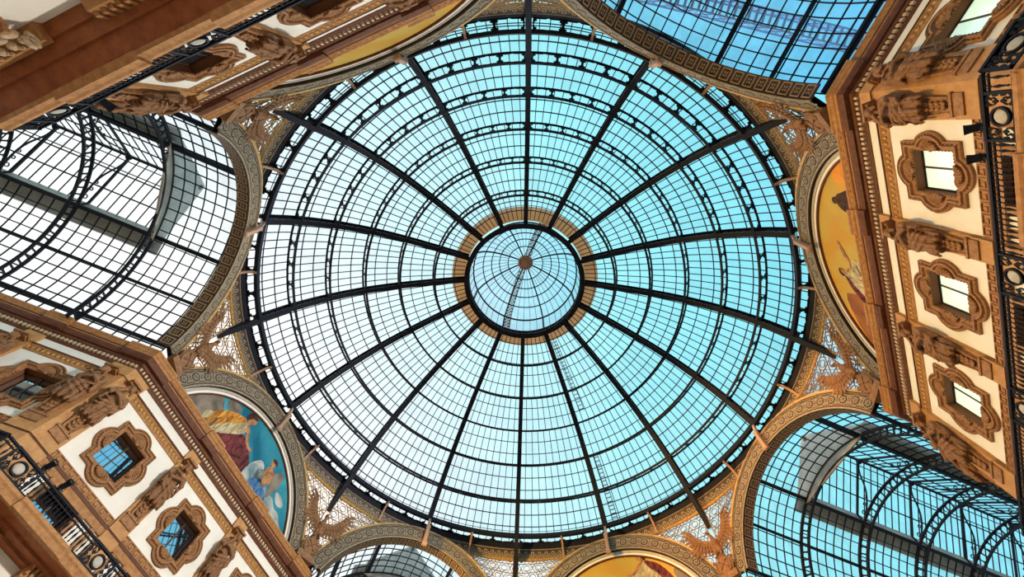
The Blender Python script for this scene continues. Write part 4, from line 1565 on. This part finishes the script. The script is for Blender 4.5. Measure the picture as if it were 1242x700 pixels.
# ------------------------------------------------------------------ carved half-figures on the pilasters
def figure(variant):
    mb = MB()
    f = 1 if variant == 0 else -1
    # pelvis and draped lower body
    prof_ = [(1.28, 0.30, 0.22), (1.36, 0.40, 0.30), (1.6, 0.45, 0.36), (1.9, 0.44, 0.36), (2.2, 0.40, 0.32), (2.45, 0.33, 0.26), (2.6, 0.30, 0.24)]
    n = 24
    vs = []
    for z, ry, rx in prof_:
        for k in range(n):
            a = 2 * PI * k / n
            vs.append((-0.20 + rx * math.cos(a), ry * math.sin(a), z))
    m = len(prof_)
    fs = [(j * n + k, j * n + (k + 1) % n, (j + 1) * n + (k + 1) % n, (j + 1) * n + k) for j in range(m - 1) for k in range(n)]
    fs += [tuple(range(n - 1, -1, -1)), tuple((m - 1) * n + k for k in range(n))]
    mb.add(vs, fs)
    # hem with ragged folds
    for k in range(9):
        y = -0.4 + 0.8 * k / 8
        mb.tube([(-0.42 + 0.25 * abs(y), y, 1.9), (-0.50 + 0.3 * abs(y), y * 1.08, 1.5), (-0.46 + 0.3 * abs(y), y * 1.12, 1.18 + 0.1 * (k % 2))], [0.03, 0.075, 0.05], 7)
    # torso, shoulders, neck, head
    mb.ell((-0.24, 0, 2.72), (0.23, 0.33, 0.42))
    mb.ell((-0.30, 0, 2.92), (0.20, 0.36, 0.22))
    for s in (-1, 1):
        mb.ell((-0.28, s * 0.36, 3.04), (0.16, 0.16, 0.15))
        mb.ell((-0.42, s * 0.15, 2.86), (0.11, 0.14, 0.12))
    mb.tube([(-0.26, 0, 3.06), (-0.34, 0.01, 3.2), (-0.38, 0.0, 3.36)], [0.13, 0.10, 0.09], 10)
    hd = Vector((-0.44, 0.02 * f, 3.46))
    mb.ell(hd, (0.155, 0.135, 0.19))
    mb.ell(hd + Vector((-0.10, 0, -0.09)), (0.09, 0.09, 0.09))
    mb.ell(hd + Vector((-0.155, 0, -0.01)), (0.035, 0.025, 0.05))
    mb.ell(hd + Vector((-0.14, 0, 0.05)), (0.03, 0.10, 0.02))
    mb.ell(hd + Vector((-0.145, 0, -0.085)), (0.03, 0.045, 0.016))
    for s in (-1, 1):
        mb.ell(hd + Vector((0.0, s * 0.135, 0.0)), (0.04, 0.02, 0.05))
        mb.ell(hd + Vector((-0.11, s * 0.07, -0.02)), (0.04, 0.04, 0.04))
    # hair
    mb.ell(hd + Vector((0.05, 0, 0.06)), (0.17, 0.165, 0.17))
    for k in range(9):
        a = -1.9 + 3.8 * k / 8
        mb.ell(hd + Vector((0.02 - 0.14 * math.cos(a), 0.15 * math.sin(a), 0.12)), (0.055, 0.055, 0.06))
    for s in (-1, 1):
        mb.tube([hd + Vector((0.03, s * 0.15, 0.05)), hd + Vector((0.0, s * 0.19, -0.12)), hd + Vector((-0.02, s * 0.2, -0.3))], [0.07, 0.08, 0.04], 8)
    if variant == 0:      # beard
        for k in range(5):
            mb.tube([hd + Vector((-0.12, -0.08 + 0.04 * k, -0.1)), hd + Vector((-0.17, -0.06 + 0.03 * k, -0.27))], [0.045, 0.03], 7)
    # arms crossed over the chest
    A = [((-0.28, 0.40, 3.02), (-0.38, 0.50, 2.66), (-0.52, 0.40, 2.50), (-0.62, 0.02, 2.66), (-0.60, -0.20, 2.74)),
         ((-0.28, -0.40, 3.02), (-0.36, -0.50, 2.70), (-0.50, -0.42, 2.56), (-0.66, -0.05, 2.80), (-0.60, 0.16, 2.92))]
    if variant == 1:
        A[1] = ((-0.28, -0.40, 3.02), (-0.34, -0.54, 2.76), (-0.46, -0.50, 2.62), (-0.56, -0.30, 2.95), (-0.52, -0.16, 3.18))
    for arm in A:
        arm = [(p[0], p[1] * f, p[2]) for p in arm]
        mb.tube(arm, [0.125, 0.115, 0.10, 0.08, 0.055], 10)
        e = Vector(arm[-1]); d = (e - Vector(arm[-2])).normalized()
        mb.ell(e + d * 0.05, (0.05, 0.08, 0.06))
        side = d.cross(Vector((1, 0, 0))).normalized()
        for q in range(4):
            s0 = e + d * 0.09 + side * (-0.05 + 0.034 * q)
            mb.tube([s0, s0 + d * (0.08 + 0.015 * (q in (1, 2))) + Vector((0.02, 0, 0)), s0 + d * 0.13 + Vector((0.06, 0, 0))], [0.02, 0.019, 0.014], 6)
        mb.tube([e + side * 0.05, e + side * 0.09 + d * 0.05, e + side * 0.09 + d * 0.1], [0.024, 0.02, 0.016], 6)
    # swags of cloth over the hips, shoulder and arm
    for (p, q, r, w) in (((-0.36, 0.46, 2.5), (-0.66, 0.05, 2.2), (-0.42, -0.46, 2.05), 0.085), ((-0.38, 0.47, 2.38), (-0.64, 0.1, 2.02), (-0.44, -0.46, 1.82), 0.07),
                         ((-0.40, -0.44, 2.45), (-0.62, -0.1, 2.30), (-0.42, 0.44, 2.2), 0.06), ((-0.42, 0.48, 2.2), (-0.62, 0.2, 1.8), (-0.5, -0.3, 1.55), 0.06)):
        pts = []
        for j in range(9):
            t = j / 8
            pts.append(Vector(p) * (1 - t) ** 2 + Vector(q) * 2 * t * (1 - t) + Vector(r) * t * t)
        pts = [Vector((v.x, v.y * f, v.z)) for v in pts]
        mb.tube(pts, [w * (0.7 + 0.5 * math.sin(PI * j / 8)) for j in range(9)], 8)
    for s in (-1, 1):
        for j in range(3):
            mb.tube([(-0.16 - 0.08 * j, s * (0.44 - 0.03 * j), 3.05 - 0.05 * j), (-0.2 - 0.09 * j, s * (0.52 - 0.02 * j), 2.6), (-0.2 - 0.1 * j, s * 0.5, 2.1)], [0.05, 0.07, 0.05], 7)
    # the back is fused to the pilaster
    mb.box(-0.14, 0.04, -0.36, 0.36, 1.35, 3.15)

    def folds(co, no):
        if co.z < 2.55:
            a = math.atan2(co.y, -(co.x + 0.1))
            k = min(1.0, (2.55 - co.z) * 1.6)
            co += no * (0.048 * k * math.sin(9 * a * f + 1.2 * math.sin(2.2 * co.z) + 0.8 * co.z) + 0.014 * math.sin(21 * a - 1.5 * co.z) * k)
        elif co.z < 3.1:
            co += no * 0.008 * math.sin(30 * co.z + 12 * co.y)
        return co
    return remesh(mb, 0.028, folds, 1)


FIG = [figure(0), figure(1)]
for q in FIG:
    q.materials[0] = FIGST


def herm_parts():
    mb = MB()
    # tapering shaft with sunk panel and base block
    mb.box(-0.10, 0.02, -0.36, 0.36, 0.0, 0.38)
    mb.box(-0.14, 0.02, -0.40, 0.40, 0.36, 0.46)
    vs = []
    for z, w, d in ((0.46, 0.26, 0.07), (1.5, 0.36, 0.15)):
        vs += [(-d, -w, z), (-d, w, z), (0.02, w, z), (0.02, -w, z)]
    mb.add(vs, [(0, 1, 5, 4), (1, 2, 6, 5), (2, 3, 7, 6), (3, 0, 4, 7), (3, 2, 1, 0), (4, 5, 6, 7)])
    for s in (-1, 1):
        mb.beam((-0.10, s * 0.24, 0.5), (-0.17, s * 0.33, 1.45), 0.05, 0.05, (1, 0, 0))
    shaft = mb.mesh('shaft', [CARVED])
    mb = MB()
    for j in range(4):
        z = 0.62 + 0.20 * j
        for s in (-1, 1):
            for q in (0, 1):
                mb.ell((-0.16 - 0.03 * j / 3, s * (0.075 + 0.02 * q), z + 0.05 * q), (0.05, 0.09, 0.06), rot=Euler((s * (0.6 + 0.3 * q), 0, 0)), nu=8, nv=6)
        mb.ell((-0.17, 0, z + 0.06), (0.05, 0.035, 0.11), nu=8, nv=6)
    leaf = mb.mesh('leaf_festoon', [CARVED], True)
    mb = MB()
    mb.box(-0.30, 0.02, -0.28, 0.28, 3.76, 3.87)
    mb.box(-0.46, 0.02, -0.36, 0.36, 3.84, 3.95)
    for s in (-1, 1):
        mb.tube([(-0.32, s * 0.22, 3.78), (-0.32, s * 0.32, 3.78)], 0.06, 12)
    cap = mb.mesh('capital', [CARVED])
    return shaft, leaf, cap


HP = herm_parts()


def herm(ang, ap, t, var, label):
    s = thing('carved_statue', label, 'statue', W(ang, ap - 0.16, t, 16.86), ang * D2R, 'carved figures on the pilasters')
    part('shaft', HP[0], None, s)
    part('leaf_festoon', HP[1], None, s)
    part('capital', HP[2], None, s)
    part('figure', FIG[var], None, s)
    return s


AC = ARM_CORNER + 0.52
herm(135, AP, -7.46, 1, 'carved corner statue facing the dome at right, above the top window of the yellow wall')
herm(180, AW, -AC, 0, 'carved corner statue facing the top right arcade, paired with the one facing the dome')
herm(135, AP, -2.45, 0, 'carved statue between the top and middle windows of the yellow wall')
herm(135, AP, 2.45, 1, 'carved statue between the middle and lowest windows of the yellow wall')
herm(135, AP, 7.46, 0, 'carved corner statue past the lowest window of the yellow wall, against the glass vault')
herm(90, AW, AC, 1, 'carved corner statue turned to the lower right vault')
herm(315, AP, 7.46, 1, 'carved corner statue at lower left above the cyan window, on the half-moon side')
herm(270, AW, AC, 0, 'carved corner statue at left facing the pale arcade, paired with its neighbour')
herm(315, AP, 2.45, 0, 'carved statue between the two cyan windows of the white wall')
herm(315, AP, -2.45, 1, 'carved statue at the bottom edge, last one on the white wall')
herm(270, AW, 23.45, 1, 'carved statue at the far left edge under the pale vault')
herm(45, AP, -2.45, 0, 'carved statue between the two dark windows on the steep upper left wall')
herm(45, AP, 2.45, 1, 'carved statue cut by the top edge on the steep upper left wall')
herm(45, AP, -7.46, 1, 'carved corner statue at upper left seen against the pale glass vault')
herm(90, AW, -AC, 0, 'carved corner statue at upper left turned to the pale arcade')


# ------------------------------------------------------------------ eagles with spread wings at the corners
def eagle_body():
    mb = MB()
    mb.ell((-0.05, 0, 0.85), (0.30, 0.34, 0.58))
    mb.ell((-0.18, 0, 1.05), (0.26, 0.30, 0.36))
    mb.tube([(-0.14, 0, 1.25), (-0.26, 0.02, 1.5), (-0.36, 0.06, 1.66)], [0.2, 0.15, 0.12], 10)
    mb.ell((-0.40, 0.08, 1.70), (0.18, 0.13, 0.13))
    mb.tube([(-0.52, 0.11, 1.71), (-0.64, 0.14, 1.68), (-0.70, 0.15, 1.58)], [0.075, 0.055, 0.012], 8)
    for s in (-1, 1):
        mb.ell((-0.47, 0.08 + s * 0.08, 1.76), (0.06, 0.03, 0.03))
        mb.ell((-0.10, s * 0.2, 0.42), (0.18, 0.15, 0.28))
        mb.tube([(-0.16, s * 0.2, 0.25), (-0.24, s * 0.22, 0.02), (-0.26, s * 0.22, -0.08)], [0.09, 0.05, 0.05], 8)
        for q in (-1, 0, 1):
            mb.tube([(-0.26, s * 0.22, -0.06), (-0.36, s * 0.22 + 0.07 * q, -0.08), (-0.42, s * 0.22 + 0.09 * q, -0.16)], [0.04, 0.035, 0.012], 6)
    for q in range(7):
        a = -0.55 + 1.1 * q / 6
        mb.tube([(0.05, 0.08 * a, 0.5), (0.08, 0.45 * a, 0.1), (0.06, 0.75 * a, -0.32 + 0.15 * abs(a))], [0.1, 0.1, 0.04], 7)

    def feathers(co, no):
        if co.z > 0.25:
            co += no * 0.018 * math.sin(26 * co.z + 3 * math.sin(14 * co.y)) * (1 if co.z < 1.5 else 0.4)
        return co
    return remesh(mb, 0.028, feathers, 1)


def eagle_wing(s):
    mb = MB()
    sh = Vector((0.02, s * 0.26, 1.15))
    el = Vector((-0.14, s * 0.85, 1.55))
    wr = Vector((-0.28, s * 1.30, 2.15))
    tp = Vector((-0.34, s * 1.42, 2.60))
    arm = [sh, (sh + el) / 2 + Vector((0, 0, 0.06)), el, (el + wr) / 2, wr, tp]
    mb.tube(arm, [0.17, 0.16, 0.14, 0.12, 0.10, 0.04], 9)
    def on(u):
        u *= len(arm) - 1
        i = min(int(u), len(arm) - 2)
        return arm[i].lerp(arm[i + 1], u - i)
    for layer, (L, w, n, dx) in enumerate(((1.25, 0.115, 13, 0.05), (0.85, 0.11, 12, -0.02), (0.48, 0.09, 12, -0.08))):
        for k in range(n):
            u = 0.04 + 0.94 * k / (n - 1)
            r = on(u)
            a = -95 + 135 * u ** 1.4           # from hanging down to pointing out and up
            d = Vector((-0.18, s * math.cos(a * D2R), math.sin(a * D2R))).normalized()
            LL = L * (0.75 + 0.35 * math.sin(PI * min(1, u * 1.1)))
            p = r + Vector((dx, 0, 0))
            nrm = Vector((1, s * 0.35, 0.1)).normalized()
            side = d.cross(nrm).normalized()
            pts = []
            for (f, ww) in ((0, 0.5), (0.25, 0.95), (0.6, 1.0), (0.85, 0.75), (1.0, 0.15)):
                pts.append((p + d * LL * f, ww * w))
            vs = []
            for q, ww in pts:
                vs += [q + side * ww, q - nrm * 0.035, q - side * ww, q + nrm * 0.03]
            fs = []
            for i in range(len(pts) - 1):
                for c in range(4):
                    fs.append((4 * i + c, 4 * i + (c + 1) % 4, 4 * i + 4 + (c + 1) % 4, 4 * i + 4 + c))
            fs += [(3, 2, 1, 0), tuple(4 * (len(pts) - 1) + c for c in range(4))]
            mb.add(vs, fs)
    return mb.mesh('wing', [EAGLE])


def eagle_shield():
    mb = MB()
    vs = MB()
    prof_ = [(0.0, -0.20), (0.25, -0.19), (0.44, -0.12), (0.50, -0.15), (0.56, -0.12), (0.58, 0.0), (0.5, 0.08), (0.0, 0.1)]
    n = 28
    pts = []
    for r, x in prof_:
        for k in range(n):
            a = 2 * PI * k / n
            pts.append((x, r * math.cos(a), r * 1.12 * math.sin(a) - 0.72))
    mb.add(pts, [(j * n + k, j * n + (k + 1) % n, (j + 1) * n + (k + 1) % n, (j + 1) * n + k) for j in range(len(prof_) - 1) for k in range(n)])
    mb.beam((-0.19, -0.3, -1.02), (-0.19, 0.3, -0.42), 0.05, 0.05, (1, 0, 0), m=1)
    mb.beam((-0.19, -0.3, -0.42), (-0.19, 0.3, -1.02), 0.05, 0.05, (1, 0, 0), m=1)
    for s in (-1, 1):
        mb.tube([(-0.05 + 0.0 * t, s * (0.62 + 0.14 * math.cos(t * 0.6) * (1 - t / 14)), -0.35 + 0.16 * math.sin(t * 0.6) * (1 - t / 14)) for t in range(12)], 0.05, 6)
        mb.tube([(-0.05, s * 0.62, -0.4), (-0.08, s * 0.66, -0.8), (-0.05, s * 0.5, -1.25)], [0.05, 0.07, 0.04], 7)
    mb.box(-0.12, 0.3, -0.7, 0.7, -1.75, -1.28)
    return mb


EB = eagle_body()
EB.materials[0] = EAGLE
EWL, EWR = eagle_wing(1), eagle_wing(-1)
ESH = eagle_shield().mesh('shield', [EAGLE, DARK_SHADED])
EAGL = {112.5: 'carved eagle with spread wings at upper right, by the top of the golden half-moon',
        157.5: 'carved eagle with spread wings at right, between golden half-moon and orange arch',
        202.5: 'carved eagle with spread wings at bottom right under a black strut',
        292.5: 'carved eagle with spread wings at bottom left beside the small vault',
        337.5: 'carved eagle with spread wings at left, between pale vault and blue half-moon',
        22.5: 'carved eagle with spread wings at upper left above the cornice corner',
        67.5: 'carved eagle beyond the top edge', 247.5: 'carved eagle beyond the bottom edge'}
for ang, lab in EAGL.items():
    if ang in (67.5, 247.5):
        continue
    e = thing('eagle_sculpture', lab, 'sculpture', W(ang, 18.85, 0, 24.35), ang * D2R, 'carved eagles at the corners')
    e.scale = (0.88, 0.88, 0.88)
    part('body', EB, None, e)
    part('wing', EWL, None, e)
    part('wing', EWR, None, e)
    part('shield', ESH, None, e)


# ------------------------------------------------------------------ painted half-moons
def paint(name, a, b, scale=0.5, c=None, folds=False):
    m = bpy.data.materials.new(name)
    m.use_nodes = True
    N, L = m.node_tree.nodes, m.node_tree.links
    bs = N['Principled BSDF']
    bs.inputs['Roughness'].default_value = 0.8
    bs.inputs['Specular IOR Level'].default_value = 0.2
    tc = N.new('ShaderNodeTexCoord')
    n = N.new('ShaderNodeTexNoise'); n.inputs['Scale'].default_value = scale; n.inputs['Detail'].default_value = 6; n.inputs['Distortion'].default_value = 0.6
    r = N.new('ShaderNodeValToRGB')
    r.color_ramp.elements[0].position = 0.36; r.color_ramp.elements[1].position = 0.64
    r.color_ramp.elements[0].color = (*a, 1); r.color_ramp.elements[1].color = (*b, 1)
    if c:
        e = r.color_ramp.elements.new(0.5); e.color = (*c, 1)
    L.new(tc.outputs['Object'], n.inputs['Vector'])
    if folds:          # long brushed strokes, as cloth is drawn
        n.inputs['Scale'].default_value = 1.6; n.inputs['Distortion'].default_value = 1.6; n.inputs['Detail'].default_value = 3
        mp = N.new('ShaderNodeMapping')
        mp.inputs['Rotation'].default_value = (0.6, 0.0, 0.0)
        mp.inputs['Scale'].default_value = (1.0, 2.4, 0.7)
        L.new(tc.outputs['Object'], mp.inputs['Vector']); L.new(mp.outputs['Vector'], n.inputs['Vector'])
        L.new(n.outputs['Fac'], r.inputs['Fac'])
        r.color_ramp.elements[0].position = 0.32; r.color_ramp.elements[-1].position = 0.66
    else:
        L.new(n.outputs['Fac'], r.inputs['Fac'])
    L.new(r.outputs['Color'], bs.inputs['Base Color'])
    return m


P_TEAL = paint('painted_teal_sky', (0.006, 0.11, 0.19), (0.05, 0.33, 0.42), 0.35)
P_GOLD = paint('painted_golden_sky', (0.48, 0.27, 0.04), (0.66, 0.30, 0.04), 0.3, (0.46, 0.33, 0.07))
P_CLOUD = paint('painted_cloud', (0.10, 0.20, 0.24), (0.50, 0.50, 0.46), 0.9)
P_ROCK = paint('painted_rock', (0.10, 0.09, 0.075), (0.24, 0.20, 0.16), 1.0)
P_BROWN = paint('painted_brown_wall', (0.20, 0.07, 0.025), (0.36, 0.14, 0.05), 0.8)
P_OCHRE = paint('painted_ochre_cloth', (0.22, 0.075, 0.012), (0.66, 0.31, 0.05), 2.0, folds=True)
P_CREAM = paint('painted_cream_cloth', (0.20, 0.15, 0.07), (0.58, 0.50, 0.31), 2.0, folds=True)
P_MAROON = paint('painted_maroon_cloth', (0.035, 0.006, 0.010), (0.20, 0.045, 0.045), 2.5, folds=True)
P_BLUE = paint('painted_blue_cloth', (0.01, 0.04, 0.14), (0.09, 0.23, 0.42), 2.0, folds=True)
P_GREEN = paint('painted_green_cloth', (0.03, 0.055, 0.035), (0.15, 0.20, 0.13), 2.0, folds=True)
P_SKIN = paint('painted_skin', (0.22, 0.09, 0.04), (0.46, 0.24, 0.12), 2.5)
P_HAIR = paint('painted_dark_hair', (0.03, 0.014, 0.01), (0.08, 0.035, 0.02), 3.0)
P_ORANGE = paint('painted_orange_wash', (0.60, 0.20, 0.03), (0.70, 0.30, 0.05), 1.0)


def smooth_poly(pts, it=3):
    for _ in range(it):
        q = []
        for i in range(len(pts)):
            a, b = pts[i], pts[(i + 1) % len(pts)]
            q += [(0.75 * a[0] + 0.25 * b[0], 0.75 * a[1] + 0.25 * b[1]), (0.25 * a[0] + 0.75 * b[0], 0.25 * a[1] + 0.75 * b[1])]
        pts = q
    return pts


def patch(mb, pts, x, m, it=3):
    p = smooth_poly(pts, it) if it else pts
    p = [(y, max(z, 22.83 - AZ)) for y, z in p]      # cut off by the cornice
    n = len(p)
    vs = [(x, y, z) for y, z in p] + [(x + 0.012, y, z) for y, z in p]
    mb.add(vs, [tuple(range(n)), tuple(range(2 * n - 1, n - 1, -1))] + [(i, (i + 1) % n, n + (i + 1) % n, n + i) for i in range(n)], m)


def half_moon(mats):
    mb = MB()
    n = 64
    th = [-70.5 * D2R + 141 * D2R * i / n for i in range(n + 1)]
    p = [(0.0, 5.92 * math.sin(t), 5.92 * math.cos(t)) for t in th]
    k = len(p)
    mb.add(p + [(0.14, y, z) for _, y, z in p], [tuple(range(k)), tuple(range(2 * k - 1, k - 1, -1))] + [(i, (i + 1) % k, k + (i + 1) % k, k + i) for i in range(k)])
    return mb


def mural(ang, label, bg, patches):
    r = thing('painted_half_moon', label, 'painting', W(ang, 18.12, 0, AZ), ang * D2R, 'painted half-moons over the cornice')
    part('painted_sky', half_moon(None), bg, r)
    for nm, items in patches:
        mb = MB()
        mats = []
        for j, (mt, pts, it) in enumerate(items):
            if mt not in mats:
                mats.append(mt)
            patch(mb, [(y, z - AZ) for y, z in pts], -0.006 - 0.004 * j, mats.index(mt), it)
        part(nm, mb, mats, r)
    return r


def robed(y, z, s, f, robe, under, skin=P_SKIN, hair=P_HAIR):
    """a plain seated robed figure in profile: y, z = seat; s size; f facing"""
    T = lambda pts: [(y + f * a * s, z + b * s) for a, b in pts]
    return [(robe, T([(-1.9, -1.5), (-2.1, -0.6), (-1.7, 0.2), (-1.2, 0.9), (-0.6, 1.35), (-0.2, 1.3), (-0.3, 0.2), (-0.9, -0.8), (-1.2, -1.6)]), 1),
            (under, T([(-0.9, -1.6), (1.5, -1.9), (2.0, -1.3), (1.75, -0.4), (1.9, 0.05), (1.3, 0.45), (0.7, 0.8), (0.2, 0.7), (-0.5, 0.2), (-1.0, -0.6)]), 1),
            (P_HAIR, T([(0.2, -0.9), (1.0, -0.2), (1.5, -0.1), (0.9, -0.5)]), 1),
            (P_CREAM, T([(-0.75, -0.5), (-0.2, 0.1), (0.35, 0.7), (0.45, 1.25), (0.1, 1.5), (-0.35, 1.35), (-0.55, 0.7), (-1.0, 0.0), (-1.4, -0.9)]), 1),
            (robe, T([(-1.1, 0.3), (-0.6, 0.5), (-0.2, 1.0), (0.0, 1.5), (-0.35, 1.45), (-0.9, 1.0), (-1.5, 0.3), (-1.6, -0.3)]), 1),
            (skin, T([(0.1, 1.3), (0.42, 1.05), (0.75, 0.6), (1.15, 0.42), (1.5, 0.52), (1.48, 0.66), (1.1, 0.62), (0.85, 0.8), (0.6, 1.2), (0.3, 1.45)]), 2),
            (skin, T([(0.02, 1.4), (0.22, 1.38), (0.30, 1.58), (0.50, 1.66), (0.54, 1.8), (0.5, 2.05), (0.2, 2.12), (0.0, 1.85)]), 2),
            (hair, T([(-0.12, 1.45), (0.08, 1.7), (0.2, 1.95), (0.5, 2.0), (0.42, 2.2), (0.12, 2.26), (-0.12, 2.12), (-0.25, 1.75)]), 2)]


mural(315, 'blue painted half-moon with a robed figure and clouds at lower left', P_TEAL, [
    ('painted_rock', [(P_ROCK, [(5.9, 21.4), (5.6, 23.3), (4.9, 24.8), (4.2, 25.5), (3.6, 25.0), (3.1, 24.4), (3.0, 21.5)], 2),
                      (P_ROCK, [(3.6, 25.4), (3.2, 25.8), (2.4, 25.9), (2.5, 25.3), (3.3, 24.9)], 2),
                      (P_CREAM, [(4.1, 23.6), (3.7, 24.1), (3.5, 23.6), (3.9, 23.1)], 2)]),
    ('painted_cloud', [(P_CLOUD, [(-0.4, 22.0), (-0.3, 24.0), (-0.6, 24.6), (-0.9, 25.0), (-1.3, 24.9), (-1.5, 24.5), (-2.0, 24.3), (-2.6, 23.9), (-3.2, 24.1), (-3.6, 23.7), (-4.2, 23.8), (-4.7, 23.3), (-5.3, 23.2), (-5.8, 21.6)], 2),
                       (P_CLOUD, [(-3.0, 24.6), (-3.8, 24.7), (-4.3, 24.2), (-3.6, 23.9)], 3)]),
    ('painted_seated_figure', robed(1.7, 24.0, 1.12, -1, P_OCHRE, P_MAROON)),
    ('painted_kneeling_figure', [(P_GREEN, [(-0.9, 24.3), (-1.5, 24.8), (-2.2, 24.4), (-2.1, 23.7), (-1.3, 23.5)], 3),
                                 (P_BLUE, [(-0.9, 23.7), (-1.8, 24.0), (-2.8, 23.7), (-2.7, 23.0), (-1.2, 22.6)], 3),
                                 (P_SKIN, [(-1.6, 24.4), (-1.5, 25.1), (-1.85, 25.35), (-2.3, 25.15), (-2.45, 24.5), (-2.1, 23.9), (-1.8, 24.0)], 1),
                                 (P_SKIN, [(-1.55, 25.3), (-1.5, 25.7), (-1.8, 25.85), (-2.05, 25.6), (-1.9, 25.3)], 3),
                                 (P_HAIR, [(-1.5, 25.6), (-1.6, 25.9), (-1.95, 25.9), (-2.1, 25.55), (-1.85, 25.65)], 3),
                                 (P_ROCK, [(-2.2, 25.0), (-2.5, 25.6), (-2.9, 25.75), (-3.1, 25.2), (-3.0, 24.4), (-2.7, 23.5), (-2.5, 24.2)], 1)])])
mural(135, 'golden painted half-moon with small dark figures on the right', P_GOLD, [
    ('painted_palm', [(P_ORANGE, [(-5.4, 23.0), (-5.2, 24.0), (-4.4, 24.7), (-3.9, 24.4), (-4.0, 23.6), (-3.5, 22.8), (-4.4, 22.2)], 2)]),
    ('painted_dark_figure', [(P_HAIR, [(-3.5, 24.0), (-3.3, 24.6), (-2.9, 24.7), (-2.5, 24.3), (-2.3, 23.4), (-2.8, 22.6), (-3.7, 22.6), (-3.8, 23.4)], 3),
                             (P_HAIR, [(-3.2, 24.6), (-3.1, 24.95), (-2.8, 24.95), (-2.75, 24.65), (-3.0, 24.5)], 3)]),
    ('painted_seated_figure', robed(1.3, 24.1, 0.62, -1, P_MAROON, P_CREAM) + [
        (P_SKIN, [(0.0, 24.9), (-0.5, 25.2), (-0.7, 25.15), (-0.4, 24.9), (0.1, 24.55), (0.4, 24.4), (0.5, 24.6)], 3)]),
    ('painted_wall', [(P_BROWN, [(2.2, 22.4), (2.3, 25.2), (3.1, 25.3), (4.6, 24.4), (5.5, 23.0), (5.6, 22.0)], 1)])])
mural(225, 'golden painted half-moon with a robed figure at the bottom edge', P_GOLD, [
    ('painted_cloud', [(P_ROCK, [(-3.9, 24.6), (-4.2, 25.1), (-4.9, 24.9), (-5.2, 24.2), (-4.4, 23.9)], 3)]),
    ('painted_seated_figure', robed(-2.2, 24.7, 0.85, 1, P_MAROON, P_CREAM))])
mural(45, 'painted half-moon at upper left nearly hidden above the brown cornice', P_GOLD, [
    ('painted_cloud', [(P_CREAM, [(-2, 23), (-1, 24.4), (1, 24.2), (2, 23)], 3)])])


# ------------------------------------------------------------------ floodlights on the balcony rails
def flood_parts():
    mb = MB()
    mb.box(-0.05, 0.05, -0.05, 0.05, 0.0, 0.22)
    mb.path([(0, -0.22, 0.45), (0, -0.22, 0.2), (0, 0.22, 0.2), (0, 0.22, 0.45)], 0.05, 0.03, (1, 0, 0))
    br = mb.mesh('yoke', [IRON])
    mb = MB()
    R = Matrix.Rotation(-0.9, 4, 'Y')
    pr = [(0.02, -0.42), (0.10, -0.40), (0.17, -0.15), (0.20, 0.20), (0.24, 0.42), (0.21, 0.42), (0.15, 0.2), (0.02, 0.1)]
    mb.lathe(pr, 16)
    mb.v = [tuple(R @ Vector(p) + Vector((0, 0, 0.46))) for p in mb.v]
    hd = mb.mesh('lamp_head', [IRON])
    mb = MB()
    mb.lathe([(0.20, 0.40), (0.01, 0.41)], 16)
    mb.v = [tuple(R @ Vector(p) + Vector((0, 0, 0.46))) for p in mb.v]
    return br, hd, mb.mesh('lens', [PANED])


FP = flood_parts()
for ang, t, lab in ((135, -7.0, 'black floodlight on the railing corner at right, the upper one'), (135, -6.1, 'black floodlight on the railing at right, the lower one'),
                    (315, 6.75, 'black floodlight on the railing at lower left, nearer the corner'), (315, 5.75, 'black floodlight on the railing at lower left before the blue door'),
                    (45, -6.5, 'black floodlight on the railing overhead at upper left')):
    fl_ = thing('floodlight', lab, 'lamp', W(ang, RX, t, RZ1), ang * D2R, 'floodlights on the balcony rails')
    fl_.scale = (0.62, 0.62, 0.62)
    part('yoke', FP[0], None, fl_)
    part('lamp_head', FP[1], None, fl_)
    part('lens', FP[2], None, fl_)

# lattice footbridge on the roof above the top right vault
fb = thing('roof_footbridge', 'pale lattice footbridge seen through the blue vault at top right', 'footbridge', (-3.0, 21.9, 29.2), -0.19)
mb = MB()
for k in range(36):
    mb.box(-7.0 + 0.39 * k, -6.86 + 0.39 * k, -0.4, 0.4, -0.06, 0.0)
part('deck', mb, BLUEPAINT, fb)
for sy in (-0.42, 0.42):
    mb = MB()
    for z in (0.0, 0.9):
        mb.beam((-7, sy, z), (7, sy, z), 0.08, 0.08)
    for k in range(14):
        a, b = -7 + k, -6 + k
        mb.beam((a, sy, 0.0), (b, sy, 0.9), 0.05, 0.05)
        mb.beam((a, sy, 0.9), (b, sy, 0.0), 0.05, 0.05)
        mb.beam((a, sy, 0.0), (a, sy, 0.9), 0.05, 0.05)
    part('lattice_side', mb, BLUEPAINT, fb)
